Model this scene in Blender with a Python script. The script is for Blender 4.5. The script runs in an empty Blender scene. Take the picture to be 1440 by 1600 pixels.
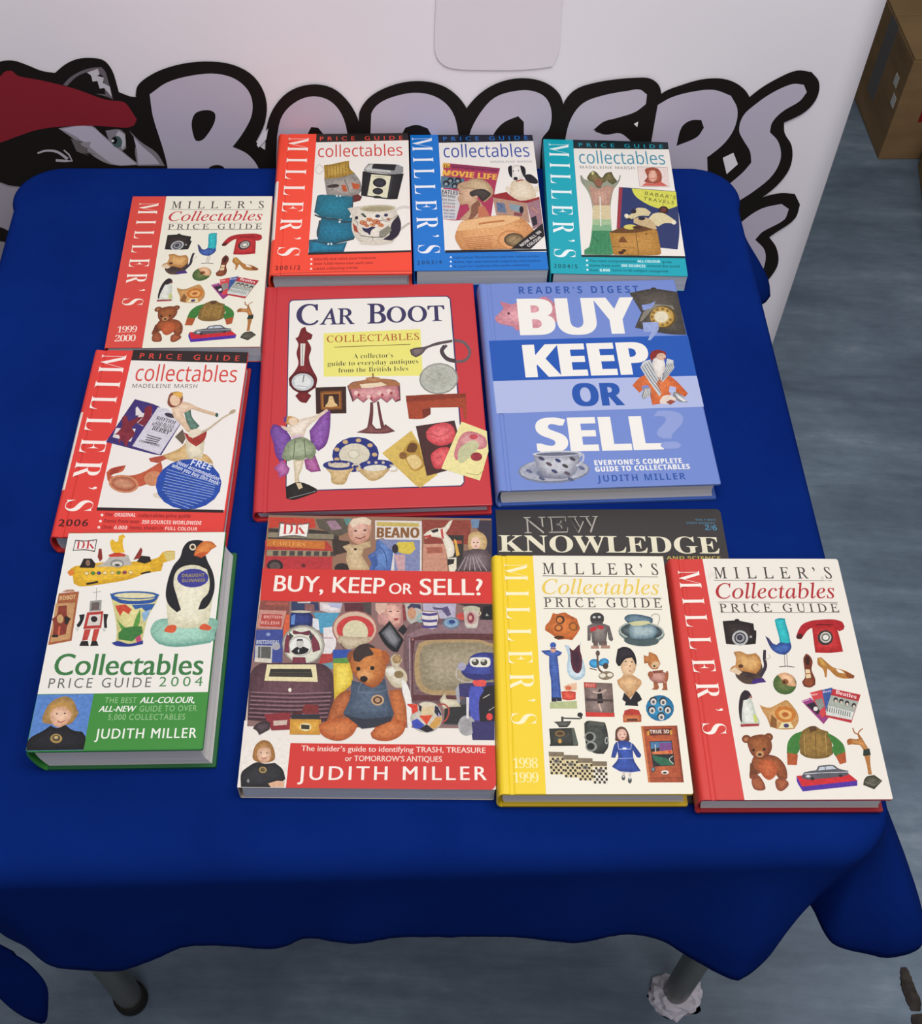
import bpy, bmesh, math, random
import numpy as np
from mathutils import Vector, Matrix, Quaternion, noise
from mathutils.geometry import tessellate_polygon

S = bpy.context.scene
COL = S.collection
TZ = 0.74                                   # height of the table top above the floor

# ------------------------------------------------------------------ camera
CX, CY, F = 734.72, 802.31, 1896.58         # principal point and focal length, in pixels of the 1440 x 1600 frame
CF = Vector((0.0, 0.58490598, -0.8111011))
CR = Vector((0.99867744, 0.04170168, 0.03007216))
CU = Vector((-0.05141366, 0.81002837, 0.58413241))
CO = Vector((0.0, 0.0, 0.89776 + TZ))
cd = bpy.data.cameras.new('camera')
cam = bpy.data.objects.new('camera', cd)
COL.objects.link(cam)
cd.sensor_fit = 'HORIZONTAL'
cd.sensor_width = 36.0
cd.lens = F / 1440 * 36
cd.shift_x = 0.5 - CX / 1440
cd.shift_y = (CY - 800) / 1440
cd.clip_start = 0.05
cam.matrix_world = Matrix(((CR.x, CU.x, -CF.x, CO.x), (CR.y, CU.y, -CF.y, CO.y), (CR.z, CU.z, -CF.z, CO.z), (0, 0, 0, 1)))
S.camera = cam

# ------------------------------------------------------------------ light
S.view_settings.view_transform = 'Standard'
S.view_settings.look = 'None'
S.view_settings.exposure = 0.0
S.view_settings.gamma = 1.0
S.view_settings.use_curve_mapping = False
W = bpy.data.worlds.new('hall')
S.world = W
W.use_nodes = True
W.node_tree.nodes['Background'].inputs[0].default_value = (1.0, 0.97, 0.95, 1)
W.node_tree.nodes['Background'].inputs[1].default_value = 0.13

def area(name, loc, target, sx, sy, power, color):
    l = bpy.data.lights.new(name, 'AREA')
    l.shape = 'RECTANGLE'
    l.size, l.size_y, l.energy, l.color = sx, sy, power, color
    o = bpy.data.objects.new(name, l)
    COL.objects.link(o)
    o.location = loc
    o.rotation_euler = (Vector(target) - Vector(loc)).to_track_quat('-Z', 'Y').to_euler()
area('ceiling_panel_light', (0.25, 0.36, 2.75), (0.2, 0.95, 0.7), 1.6, .8, 38.5, (1.0, 0.975, 0.95))
area('ceiling_panel_light', (0.6, -1.5, 3.1), (0.4, 0.9, 0.9), 1.6, 1.2, 25, (0.98, 0.97, 1.0))

# ------------------------------------------------------------------ helpers
def lin(c):
    c = c.lstrip('#')
    if len(c) == 3: c = ''.join(k * 2 for k in c)
    v = [int(c[i:i + 2], 16) / 255 for i in (0, 2, 4)]
    return tuple(k / 12.92 if k <= .04045 else ((k + .055) / 1.055) ** 2.4 for k in v)

def tag(o, label=None, cat=None, group=None, kind=None):
    if label: o['label'] = label
    if cat: o['category'] = cat
    if group: o['group'] = group
    if kind: o['kind'] = kind
    return o

def empty(name, loc=(0, 0, 0), rz=0):
    o = bpy.data.objects.new(name, None)
    COL.objects.link(o)
    o.location = loc
    o.rotation_euler = (0, 0, rz)
    o.empty_display_size = .05
    return o

def mesh_obj(name, verts, faces, m, parent=None, smooth=False):
    me = bpy.data.meshes.new(name)
    me.from_pydata([tuple(v) for v in verts], [], faces)
    me.materials.append(m)
    if smooth: me.polygons.foreach_set('use_smooth', [True] * len(me.polygons))
    me.update()
    o = bpy.data.objects.new(name, me)
    COL.objects.link(o)
    if parent: o.parent = parent
    return o

def bm_obj(name, bm, m, parent=None, smooth=False):
    me = bpy.data.meshes.new(name)
    bmesh.ops.recalc_face_normals(bm, faces=bm.faces)
    bm.to_mesh(me); bm.free()
    me.materials.append(m)
    if smooth: me.polygons.foreach_set('use_smooth', [True] * len(me.polygons))
    o = bpy.data.objects.new(name, me)
    COL.objects.link(o)
    if parent: o.parent = parent
    return o

def box(bm, x0, x1, y0, y1, z0, z1, bev=0, M=None):
    r = bmesh.ops.create_cube(bm, size=1)
    vs = r['verts']
    for v in vs:
        v.co = Vector((x0 + (v.co.x + .5) * (x1 - x0), y0 + (v.co.y + .5) * (y1 - y0), z0 + (v.co.z + .5) * (z1 - z0)))
    if bev:
        es = list({e for v in vs for e in v.link_edges})
        g = bmesh.ops.bevel(bm, geom=es, offset=bev, segments=2, affect='EDGES', profile=.6)
        vs = list({v for f in g['faces'] for v in f.verts} | {v for v in vs if v.is_valid})
    if M: bmesh.ops.transform(bm, matrix=M, verts=[v for v in vs if v.is_valid])
    return vs

def mat(name, col, rough=.6, spec=.4, **kw):
    m = bpy.data.materials.new(name)
    m.use_nodes = True
    b = m.node_tree.nodes['Principled BSDF']
    b.inputs['Base Color'].default_value = (*lin(col), 1) if isinstance(col, str) else (*col, 1)
    b.inputs['Roughness'].default_value = rough
    b.inputs['Specular IOR Level'].default_value = spec
    for k, v in kw.items(): b.inputs[k.replace('_', ' ')].default_value = v
    return m

def nodes(m):
    return m.node_tree.nodes, m.node_tree.links, m.node_tree.nodes['Principled BSDF']

def add_noise(m, c1, c2, scale=(1, 1, 1), nscale=5, detail=5, lo=.35, hi=.65, bump=0, bscale=60, dist=.001, rough=.55):
    N, L, B = nodes(m)
    tc = N.new('ShaderNodeTexCoord'); mp = N.new('ShaderNodeMapping'); mp.inputs['Scale'].default_value = scale
    L.new(tc.outputs['Object'], mp.inputs[0])
    nz = N.new('ShaderNodeTexNoise'); nz.inputs['Scale'].default_value = nscale; nz.inputs['Detail'].default_value = detail
    nz.inputs['Roughness'].default_value = rough
    L.new(mp.outputs[0], nz.inputs[0])
    cr = N.new('ShaderNodeValToRGB')
    cr.color_ramp.elements[0].position = lo; cr.color_ramp.elements[1].position = hi
    cr.color_ramp.elements[0].color = (*lin(c1), 1); cr.color_ramp.elements[1].color = (*lin(c2), 1)
    L.new(nz.outputs[0], cr.inputs[0]); L.new(cr.outputs[0], B.inputs['Base Color'])
    if bump:
        n2 = N.new('ShaderNodeTexNoise'); n2.inputs['Scale'].default_value = bscale; n2.inputs['Detail'].default_value = 4
        L.new(mp.outputs[0], n2.inputs[0])
        bp = N.new('ShaderNodeBump'); bp.inputs['Strength'].default_value = bump; bp.inputs['Distance'].default_value = dist
        L.new(n2.outputs[0], bp.inputs['Height']); L.new(bp.outputs[0], B.inputs['Normal'])
    return cr

def homography(src, dst):
    A, b = [], []
    for (x, y), (u, v) in zip(src, dst):
        A.append([x, y, 1, 0, 0, 0, -u * x, -u * y]); b.append(u)
        A.append([0, 0, 0, x, y, 1, -v * x, -v * y]); b.append(v)
    h = np.linalg.lstsq(np.array(A, float), np.array(b, float), rcond=None)[0]
    return np.append(h, 1).reshape(3, 3)

def at(px, py, z):
    """point at height z (above the floor) seen at pixel px, py"""
    d = CF * F + CR * (px - CX) - CU * (py - CY)
    return CO + d * ((z - CO.z) / d.z)

# ------------------------------------------------------------------ materials
M_PRINT = mat('glossy_print', (1, 1, 1), .42, .35)
N_, L_, B_ = nodes(M_PRINT)
va = N_.new('ShaderNodeVertexColor'); va.layer_name = 'ink'
# photographic pictures are mottled, flat ink and bare paper are not (alpha of the ink tells them apart)
tc_ = N_.new('ShaderNodeTexCoord'); nz_ = N_.new('ShaderNodeTexNoise'); nz_.inputs['Scale'].default_value = 330; nz_.inputs['Detail'].default_value = 6
nz_.inputs['Roughness'].default_value = .68
L_.new(tc_.outputs['Object'], nz_.inputs[0])
bw_ = N_.new('ShaderNodeRGBToBW'); L_.new(va.outputs[0], bw_.inputs[0])
def mth(op, a, b):
    m = N_.new('ShaderNodeMath'); m.operation = op
    for k, v in enumerate((a, b)):
        if isinstance(v, (int, float)): m.inputs[k].default_value = v
        else: L_.new(v, m.inputs[k])
    return m.outputs[0]
amt = mth('MULTIPLY', mth('SUBTRACT', 1.0, bw_.outputs[0]), va.outputs[1])
fac = mth('ADD', 1.0, mth('MULTIPLY', mth('MULTIPLY', mth('SUBTRACT', nz_.outputs[0], .5), 2.1), amt))
vm_ = N_.new('ShaderNodeVectorMath'); vm_.operation = 'SCALE'
L_.new(va.outputs[0], vm_.inputs[0]); L_.new(mth('MAXIMUM', fac, .15), vm_.inputs[3])
L_.new(vm_.outputs[0], B_.inputs['Base Color'])
M_FABPRINT = M_PRINT.copy(); M_FABPRINT.name = 'fabric_print'
M_FABPRINT.node_tree.nodes['Principled BSDF'].inputs['Roughness'].default_value = .75
M_FABPRINT.node_tree.nodes['Principled BSDF'].inputs['Specular IOR Level'].default_value = .2
def page_mat(name, c1, c2):
    m = mat(name, c1, .85, .15)
    N, L, B = nodes(m)
    tc = N.new('ShaderNodeTexCoord'); mp = N.new('ShaderNodeMapping'); mp.inputs['Scale'].default_value = (3, 3, 900)
    nz = N.new('ShaderNodeTexNoise'); nz.inputs['Scale'].default_value = 1.5; nz.inputs['Detail'].default_value = 3
    cr = N.new('ShaderNodeValToRGB')
    cr.color_ramp.elements[0].position = .3; cr.color_ramp.elements[1].position = .7
    cr.color_ramp.elements[0].color = (*lin(c1), 1); cr.color_ramp.elements[1].color = (*lin(c2), 1)
    L.new(tc.outputs['Object'], mp.inputs[0]); L.new(mp.outputs[0], nz.inputs[0]); L.new(nz.outputs[0], cr.inputs[0])
    L.new(cr.outputs[0], B.inputs['Base Color'])
    bp = N.new('ShaderNodeBump'); bp.inputs['Strength'].default_value = .5; bp.inputs['Distance'].default_value = .0003
    L.new(nz.outputs[0], bp.inputs['Height']); L.new(bp.outputs[0], B.inputs['Normal'])
    return m
M_PAGE = page_mat('paper_page_edges', 'c9c7c8', 'ebe8e4')
M_PAGE_GREY = page_mat('aged_page_edges', 'a9afba', 'ced2d8')

# ------------------------------------------------------------------ lettering and flat print
def ucode(s, up, lo, dg):
    r = ''
    for c in s:
        if 'A' <= c <= 'Z': r += chr(up + ord(c) - 65)
        elif 'a' <= c <= 'z': r += '\u210E' if (lo == 0x1D44E and c == 'h') else chr(lo + ord(c) - 97)
        elif '0' <= c <= '9' and dg: r += chr(dg + ord(c) - 48)
        else: r += c
    return r
FONTS = {   # upper, lower, digits, shear, offset
    's': (0x1D400, 0x1D41A, 0x1D7CE, 0, 0),          # bold serif
    'st': (0x1D400, 0x1D41A, 0x1D7CE, 0, -.012),     # bold serif, thinned
    'i': (0x1D434, 0x1D44E, 0x1D7CE, 0, .004),       # italic serif
    'u': (0x1D434, 0x1D44E, 0x1D7CE, -.26, .006),    # the italic set upright: light serif
    'n': (0x1D5A0, 0x1D5BA, 0x1D7E2, 0, 0),          # sans
    'nb': (0x1D5D4, 0x1D5EE, 0x1D7EC, 0, 0),         # bold sans
    'nh': (0x1D5D4, 0x1D5EE, 0x1D7EC, 0, .006),      # heavy sans
    'g': (0, 0, 0, 0, 0),                            # humanist sans
    'uf': (0x1D434, 0x1D44E, 0x1D7CE, -.26, .008),
    'gb': (0, 0, 0, 0, 0),
    'gbi': (0, 0, 0, .2, 0),
}
FAT = {'uf': .022, 'nh': .055, 'gb': .03, 'gbi': .045}      # emboldened by overprinting, sideways shift in em
_tc = {}
def glyphs(text, font, sp=1.0):
    key = (text, font, sp)
    if key in _tc: return _tc[key]
    up, lo, dg, sh, off = FONTS[font]
    cu = bpy.data.curves.new('t', 'FONT')
    cu.body = ucode(text, up, lo, dg) if up else text
    cu.shear = max(-1, min(1, sh)); cu.offset = off; cu.space_character = sp; cu.resolution_u = 4
    o = bpy.data.objects.new('t', cu)
    COL.objects.link(o)
    bpy.context.view_layer.update()
    me = o.to_mesh()
    vs = [(v.co.x, v.co.y) for v in me.vertices]
    fs = [tuple(p.vertices) for p in me.polygons]
    o.to_mesh_clear()
    bpy.data.objects.remove(o); bpy.data.curves.remove(cu)
    _tc[key] = (vs, fs)
    return _tc[key]
def cap(font):
    vs, _ = glyphs('H', font)
    return max(v[1] for v in vs)

def smooth_pts(pts, closed=True, n=5):
    out = []; N = len(pts)
    rng = range(N if closed else N - 1)
    for i in rng:
        g = (lambda k: pts[k % N]) if closed else (lambda k: pts[max(0, min(N - 1, k))])
        p0, p1, p2, p3 = g(i - 1), g(i), g(i + 1), g(i + 2)
        for k in range(n):
            t = k / n
            out.append(tuple(.5 * ((2 * b) + (c - a) * t + (2 * a - 5 * b + 4 * c - d) * t * t + (3 * b - a - 3 * c + d) * t ** 3)
                             for a, b, c, d in zip(p0, p1, p2, p3)))
    if not closed: out.append(tuple(pts[-1]))
    return out

def soften(p, lim=44):
    """round a closed outline except at its sharp corners"""
    N = len(p)
    if N < 6: return p
    T = []
    for i in range(N):
        a, b, c = p[i - 1], p[i], p[(i + 1) % N]
        u = (b[0] - a[0], b[1] - a[1]); v = (c[0] - b[0], c[1] - b[1])
        lu, lv = math.hypot(*u) or 1, math.hypot(*v) or 1
        cs = (u[0] * v[0] + u[1] * v[1]) / lu / lv
        if cs < math.cos(math.radians(lim)): T.append(None)
        else:
            d = (u[0] / lu + v[0] / lv, u[1] / lu + v[1] / lv); ld = math.hypot(*d) or 1
            T.append((d[0] / ld, d[1] / ld))
    out = []
    LN = [math.hypot(p[(i + 1) % N][0] - p[i][0], p[(i + 1) % N][1] - p[i][1]) or 1 for i in range(N)]
    for i in range(N):
        a, b = p[i], p[(i + 1) % N]; ta, tb = T[i], T[(i + 1) % N]
        l = math.hypot(b[0] - a[0], b[1] - a[1])
        out.append(a)
        if (ta or tb) and l > 0:
            ch = ((b[0] - a[0]) / l, (b[1] - a[1]) / l); ta = ta or ch; tb = tb or ch
            n = 4 if l > 12 else 2
            for k in range(1, n):
                t = k / n; h1 = 2 * t ** 3 - 3 * t * t + 1; h2 = t ** 3 - 2 * t * t + t; h3 = -2 * t ** 3 + 3 * t * t; h4 = t ** 3 - t * t
                la, lb = min(l, LN[i - 1] * 1.6), min(l, LN[(i + 1) % N] * 1.6)
                out.append((h1 * a[0] + h2 * la * ta[0] + h3 * b[0] + h4 * lb * tb[0], h1 * a[1] + h2 * la * ta[1] + h3 * b[1] + h4 * lb * tb[1]))
    return out

class Art:
    """flat print on a plane: digitised in the coordinates of a view of it, rectified to metres on the plane"""
    STEP = 1.2e-5
    INK = .80                                  # paper and ink reflect a little less than pure white
    def __init__(s, src, dst, z0=0.0, place=None):
        s.H = homography(src, dst); s.place = place or (lambda x, y, z: (x, y, z)); s.z0 = z0
        s.off = (0, 0); s.sc = 1; s.meshes = {'pic': ([], [], []), 'txt': ([], [], [])}; s.lay = []; s.pre = None; s.minl = 0; s.alpha = []
    def crop(s, ox, oy, sc): s.off = (ox, oy); s.sc = sc; return s
    def m(s, x, y):
        if s.pre is not None:
            q = s.pre @ np.array([x, y, 1.0]); x, y = q[0] / q[2], q[1] / q[2]
        else: x, y = s.off[0] + x / s.sc, s.off[1] + y / s.sc
        q = s.H @ np.array([x, y, 1.0])
        return (q[0] / q[2], q[1] / q[2])
    def _z(s, pts):
        xs = [p[0] for p in pts]; ys = [p[1] for p in pts]
        b = (min(xs), min(ys), max(xs), max(ys)); l = s.minl
        for (c, k) in s.lay:
            if k >= l and not (b[0] > c[2] or b[2] < c[0] or b[1] > c[3] or b[3] < c[1]): l = k + 1
        s.lay.append((b, l))
        return s.z0 + l * s.STEP
    def add(s, kind, vs, fs, cols, z):
        V, Fc, C = s.meshes['pic']; o = len(V); g = []
        for f in fs:
            ar = sum(vs[f[i]][0] * vs[f[(i + 1) % len(f)]][1] - vs[f[(i + 1) % len(f)]][0] * vs[f[i]][1] for i in range(len(f)))
            g.append(f if ar > 0 else f[::-1])
        fs = g
        xs_ = [v[0] for v in vs]; ys_ = [v[1] for v in vs]
        big = max(max(xs_) - min(xs_), max(ys_) - min(ys_))
        al = 0.0 if kind == 'txt' or big > .09 else (1.0 if len(vs) > 60 else .7)
        V += [s.place(x, y, z) for x, y in vs]; s.alpha += [al] * len(vs); Fc += [tuple(o + k for k in f) for f in fs]; C += cols
    def raw(s, q, col, hi=None, kind='pic', hc=None):
        z = s._z(q); c0 = lin(col)
        tris = [tuple(t) for t in tessellate_polygon([[Vector((x, y, 0)) for x, y in q]])]
        if hi is None:
            s.add('pic', q, tris, [c0] * len(q), z)
        else:
            c1 = lin(hi); P_ = np.array(q); vs = [tuple(v) for v in q]; mid = {}
            def mp(a_, b_):
                k = (a_, b_) if a_ < b_ else (b_, a_)
                if k not in mid:
                    vs.append(((vs[a_][0] + vs[b_][0]) / 2, (vs[a_][1] + vs[b_][1]) / 2)); mid[k] = len(vs) - 1
                return mid[k]
            for _ in range(3 if len(tris) < 24 else 2):
                mid.clear(); nt = []
                for a_, b_, c_ in tris:
                    x, y, w = mp(a_, b_), mp(b_, c_), mp(c_, a_)
                    nt += [(a_, x, w), (b_, y, x), (c_, w, y), (x, y, w)]
                tris = nt
            V_ = np.array(vs); A_ = P_; B_ = np.roll(P_, -1, 0); D_ = B_ - A_
            L2 = (D_ ** 2).sum(1) + 1e-18
            t_ = np.clip(((V_[:, None] - A_[None]) * D_[None]).sum(2) / L2, 0, 1)
            d_ = np.sqrt((((A_[None] + D_[None] * t_[..., None]) - V_[:, None]) ** 2).sum(2)).min(1)
            w_ = np.clip(d_ / (d_.max() * .75 + 1e-12), 0, 1); w_ = w_ * w_ * (3 - 2 * w_)
            lo_, up_ = P_.min(0), P_.max(0); g_ = ((V_ - lo_) / (up_ - lo_ + 1e-12)) @ np.array([-.25, .35]) + .0
            f_ = w_ * 1.15 + g_ * .5 - .15
            c0a, c1a = np.array(c0), np.array(c1)
            cols = np.clip(c0a + (c1a - c0a) * f_[:, None], 0, 1) * (.86 + .14 * w_[:, None])
            s.add('pic', vs, tris, [tuple(c) for c in cols], z)
    def P(s, col, pts, sm=0, hi=None):
        v = [float(k) for k in pts.replace(',', ' ').split()]
        p = list(zip(v[::2], v[1::2]))
        p = smooth_pts(p) if sm else soften(p)
        s.raw([s.m(x, y) for x, y in p], col, hi)
    def R(s, col, x0, y0, x1, y1, hi=None): s.P(col, f'{x0} {y0} {x1} {y0} {x1} {y1} {x0} {y1}', 0, hi)
    def E(s, col, cx, cy, rx, ry=None, rot=0, hi=None, n=18):
        ry = ry or rx; c, d = math.cos(math.radians(rot)), math.sin(math.radians(rot)); q = []
        for k in range(n):
            a = 2 * math.pi * k / n; x, y = rx * math.cos(a), ry * math.sin(a)
            q.append(s.m(cx + x * c - y * d, cy + x * d + y * c))
        s.raw(q, col, hi)
    def L(s, col, w, pts, sm=0, kind='pic'):
        v = [float(k) for k in pts.replace(',', ' ').split()]
        p = list(zip(v[::2], v[1::2]))
        if sm: p = smooth_pts(p, False)
        lft, rgt = [], []
        for i, (x, y) in enumerate(p):
            a = p[max(0, i - 1)]; b = p[min(len(p) - 1, i + 1)]
            dx, dy = b[0] - a[0], b[1] - a[1]; l = math.hypot(dx, dy) or 1
            ww = w[0] + (w[1] - w[0]) * i / max(1, len(p) - 1) if isinstance(w, tuple) else w
            lft.append((x - dy / l * ww / 2, y + dx / l * ww / 2)); rgt.append((x + dy / l * ww / 2, y - dx / l * ww / 2))
        q = [s.m(x, y) for x, y in lft + rgt[::-1]]
        z = s._z(q); n = len(p)
        s.add(kind, q, [(i, i + 1, 2 * n - 2 - i, 2 * n - 1 - i) for i in range(n - 1)], [lin(col)] * (2 * n), z)
    def T(s, text, font, col, x0, y0, x1, y1, h, sp=1.0, hi=None):
        vs, fs = glyphs(text, font, sp)
        if not vs: return
        mnx = min(v[0] for v in vs); mxx = max(v[0] for v in vs)
        a = np.array(s.m(x0, y0)); b = np.array(s.m(x1, y1)); d = b - a; ln = np.linalg.norm(d); d /= ln
        upv = np.array([-d[1], d[0]])
        ix, iy = x1 - x0, y1 - y0; il = math.hypot(ix, iy)
        mx_, my_ = (x0 + x1) / 2, (y0 + y1) / 2
        top = np.array(s.m(mx_ + iy / il * h, my_ - ix / il * h)); mid = np.array(s.m(mx_, my_))
        hh = abs((top - mid) @ upv); k = hh / cap(font)
        ft = FAT.get(font, 0)
        for sh in ((-ft / 2, 0, ft / 2) if ft else (0,)):
            q = [tuple(a + d * ((x + sh - mnx + ft / 2) / (mxx - mnx + ft) * ln) + upv * (y * k)) for x, y in vs]
            s.add('txt', q, fs, [lin(col)] * len(q), s._z(q))
    def build(s, parent, names=('cover_print',), m=None):
        for kind, nm in zip(('pic',), names):
            V, Fc, C = s.meshes[kind]
            if not V: continue
            o = mesh_obj(nm, V, Fc, m or M_PRINT, parent)
            ca = o.data.color_attributes.new('ink', 'FLOAT_COLOR', 'POINT')
            flat = np.ones((len(V), 4), np.float32); flat[:, :3] = np.array(C) * s.INK; flat[:, 3] = s.alpha if m is None else 0
            ca.data.foreach_set('color', flat.ravel())
# ------------------------------------------------------------------ floor
M_FLOOR = mat('marbled_vinyl', '66737f', .42, .35)
N, L, B = nodes(M_FLOOR)
tc = N.new('ShaderNodeTexCoord')
def fnoise(scale, ns, det, rough, dist=0):
    mp = N.new('ShaderNodeMapping'); mp.inputs['Scale'].default_value = scale; mp.inputs['Rotation'].default_value = (0, 0, .05)
    nz = N.new('ShaderNodeTexNoise'); nz.inputs['Scale'].default_value = ns; nz.inputs['Detail'].default_value = det
    nz.inputs['Roughness'].default_value = rough; nz.inputs['Distortion'].default_value = dist
    L.new(tc.outputs['Object'], mp.inputs[0]); L.new(mp.outputs[0], nz.inputs[0])
    return nz.outputs[0]
def fmath(op, a, b):
    m = N.new('ShaderNodeMath'); m.operation = op
    for k, v in enumerate((a, b)):
        if isinstance(v, (int, float)): m.inputs[k].default_value = v
        else: L.new(v, m.inputs[k])
    return m.outputs[0]
n1 = fnoise((1, 2.2, 1), 2.3, 6, .6, .4); n2 = fnoise((1, 6, 1), 2.6, 10, .72, .3); n3 = fnoise((1, 1.5, 1), 38, 4, .6)
v = fmath('ADD', fmath('ADD', fmath('MULTIPLY', n1, .5), fmath('MULTIPLY', n2, .4)), fmath('MULTIPLY', n3, .1))
cr = N.new('ShaderNodeValToRGB')
for k, (p, c) in enumerate(((.36, '525f6f'), (.47, '667586'), (.54, '738394'), (.60, '8795a5'), (.68, '98a4b0'))):
    e = cr.color_ramp.elements[k] if k < 1 else (cr.color_ramp.elements.new(p) if k < 4 else cr.color_ramp.elements[-1])
    e.position = p; e.color = (*lin(c), 1)
L.new(v, cr.inputs[0]); L.new(cr.outputs[0], B.inputs['Base Color'])
me = mesh_obj('floor', [(-6, -4, 0), (7, -4, 0), (7, 8, 0), (-6, 8, 0)], [(0, 1, 2, 3)], M_FLOOR)
tag(me, kind='structure')

# black tape strips stuck on the floor
M_TAPE = mat('worn_black_tape', '2b2523', .7, .3)
add_noise(M_TAPE, '1f1a19', '3d3631', (1, 1, 1), 60, 3)
def tape(pts, name, label):
    V, Fc = [], []
    p = smooth_pts([tuple(at(x, y, 0)[:2]) + (w,) for x, y, w in pts], False, 6)
    for i, (x, y, w) in enumerate(p):
        a, b = p[max(0, i - 1)], p[min(len(p) - 1, i + 1)]
        dx, dy = b[0] - a[0], b[1] - a[1]; l = math.hypot(dx, dy)
        w += random.uniform(-.0008, .0008)
        for sg in (-1, 1):
            V += [(x - sg * dy / l * w, y + sg * dx / l * w, .0), (x - sg * dy / l * w * .9, y + sg * dx / l * w * .9, .0022)]
    for i in range(len(p) - 1):
        a = i * 4; b = a + 4
        Fc += [(a, b, b + 1, a + 1), (a + 1, b + 1, b + 3, a + 3), (a + 3, b + 3, b + 2, a + 2)]
    n = (len(p) - 1) * 4
    Fc += [(0, 1, 3, 2), (n, n + 2, n + 3, n + 1)]
    tag(mesh_obj(name, V, Fc, M_TAPE), label, 'floor tape', 'worn strips on the floor')
random.seed(3)
tape([(1411, 1512, .004), (1414, 1525, .0075), (1419, 1545, .009), (1427, 1565, .0095), (1430, 1580, .006)], 'tape_strip',
     'long narrow dark worn strip stuck on the blue-grey floor right of the table')
tape([(1431, 1585, .007), (1434, 1596, .009), (1438, 1625, .009)], 'tape_strip',
     'short dark worn strip on the floor at the very bottom right, beyond the long one')

# ------------------------------------------------------------------ table
ANG = math.radians(4.5)
E1 = Vector((math.cos(ANG), math.sin(ANG))); E2 = Vector((-math.sin(ANG), math.cos(ANG)))
FL = Vector((.345, .345)) - E1 * .8
def tp(a, b, z=0):
    q = FL + E1 * a + E2 * b
    return (q.x, q.y, z)
M_STEEL = mat('grey_metal_tube', '77776f', .35, .5, Metallic=.6)
M_RUBBER = mat('black_rubber', '191716', .7)
M_TOP = mat('table_top_laminate', '8a7355', .5)
table = empty('folding_table', tp(.4, .4, 0), ANG)
tag(table, 'square folding table with grey tubular legs under the blue cloth', 'table')
bm = bmesh.new(); box(bm, -.378, .378, -.378, .378, TZ - .026, TZ - .004, .006)
es = [e for e in bm.edges if abs(e.verts[0].co.x - e.verts[1].co.x) < 1e-5 and abs(e.verts[0].co.y - e.verts[1].co.y) < 1e-5 and e.calc_length() > .008]
bm_obj('table_top', bm, M_TOP, table)
bm = bmesh.new()
for sx in (-1, 1):
    box(bm, sx * .345 - .01, sx * .345 + .01, -.34, .34, TZ - .046, TZ - .026, .003)
for sy in (-1, 1):
    box(bm, -.335, .335, sy * .34 - .01, sy * .34 + .01, TZ - .046, TZ - .026, .003)
bm_obj('apron_frame', bm, M_STEEL, table)
def to_table(p):
    d = Vector((p.x, p.y)) - Vector(tp(.4, .4)[:2])
    return (d.dot(E1), d.dot(E2))
fl = to_table(at(207, 1563, 0)); fr = to_table(at(1052, 1556, 0))
for (x, y), foot in ((fl, 1), (fr, 0), ((fl[0], -fl[1]), 1), ((fr[0], -fr[1]), 1)):
    bm = bmesh.new()
    r = bmesh.ops.create_cone(bm, cap_ends=True, segments=28, radius1=.0165, radius2=.0165, depth=TZ - .046 - .006 * foot)
    bmesh.ops.translate(bm, verts=r['verts'], vec=(x, y, (TZ - .046 + .006 * foot) / 2))
    leg = bm_obj('leg', bm, M_STEEL, table, True)
    leg.modifiers.new('e', 'EDGE_SPLIT')
    if not foot: continue                  # this foot is wrapped in tissue
    bm = bmesh.new()
    prof = [(.0, 0), (.0195, 0), (.0205, .004), (.0205, .020), (.019, .024), (.0167, .024)]
    V, Fc = [], []
    for k in range(24):
        a = 2 * math.pi * k / 24
        V += [(x + math.cos(a) * r_, y + math.sin(a) * r_, z_) for r_, z_ in prof]
    n = len(prof)
    for k in range(24):
        for j in range(n - 1): Fc.append((k * n + j, ((k + 1) % 24) * n + j, ((k + 1) % 24) * n + j + 1, k * n + j + 1))
    bm.free()
    o = mesh_obj('rubber_foot', V, Fc, M_RUBBER, leg, True)
# crumpled white tissue wrapped around the front right foot
random.seed(8)
c = at(1052, 1556, 0)
bm = bmesh.new()
r = bmesh.ops.create_icosphere(bm, subdivisions=4, radius=1)
for v in bm.verts:
    d = v.co.normalized()
    k = 1 + .34 * noise.noise(d * 1.9 + Vector((3, 1, 7))) + .15 * noise.noise(d * 4.5 + Vector((1, 5, 2)))
    hx = .031 * k; z = max(0.0, d.z) ** .8 * .026 * k
    v.co = Vector((c.x + .002 + d.x * hx * 1.05, c.y - .002 + d.y * hx * .9, z + .0002))
M_TISSUE = mat('white_tissue', 'dcd6e2', .9, .1)
o = bm_obj('crumpled_tissue', bm, M_TISSUE, None, False)
tag(o, 'crumpled white tissue wrapped around the foot of the front right table leg', 'tissue')

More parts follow.
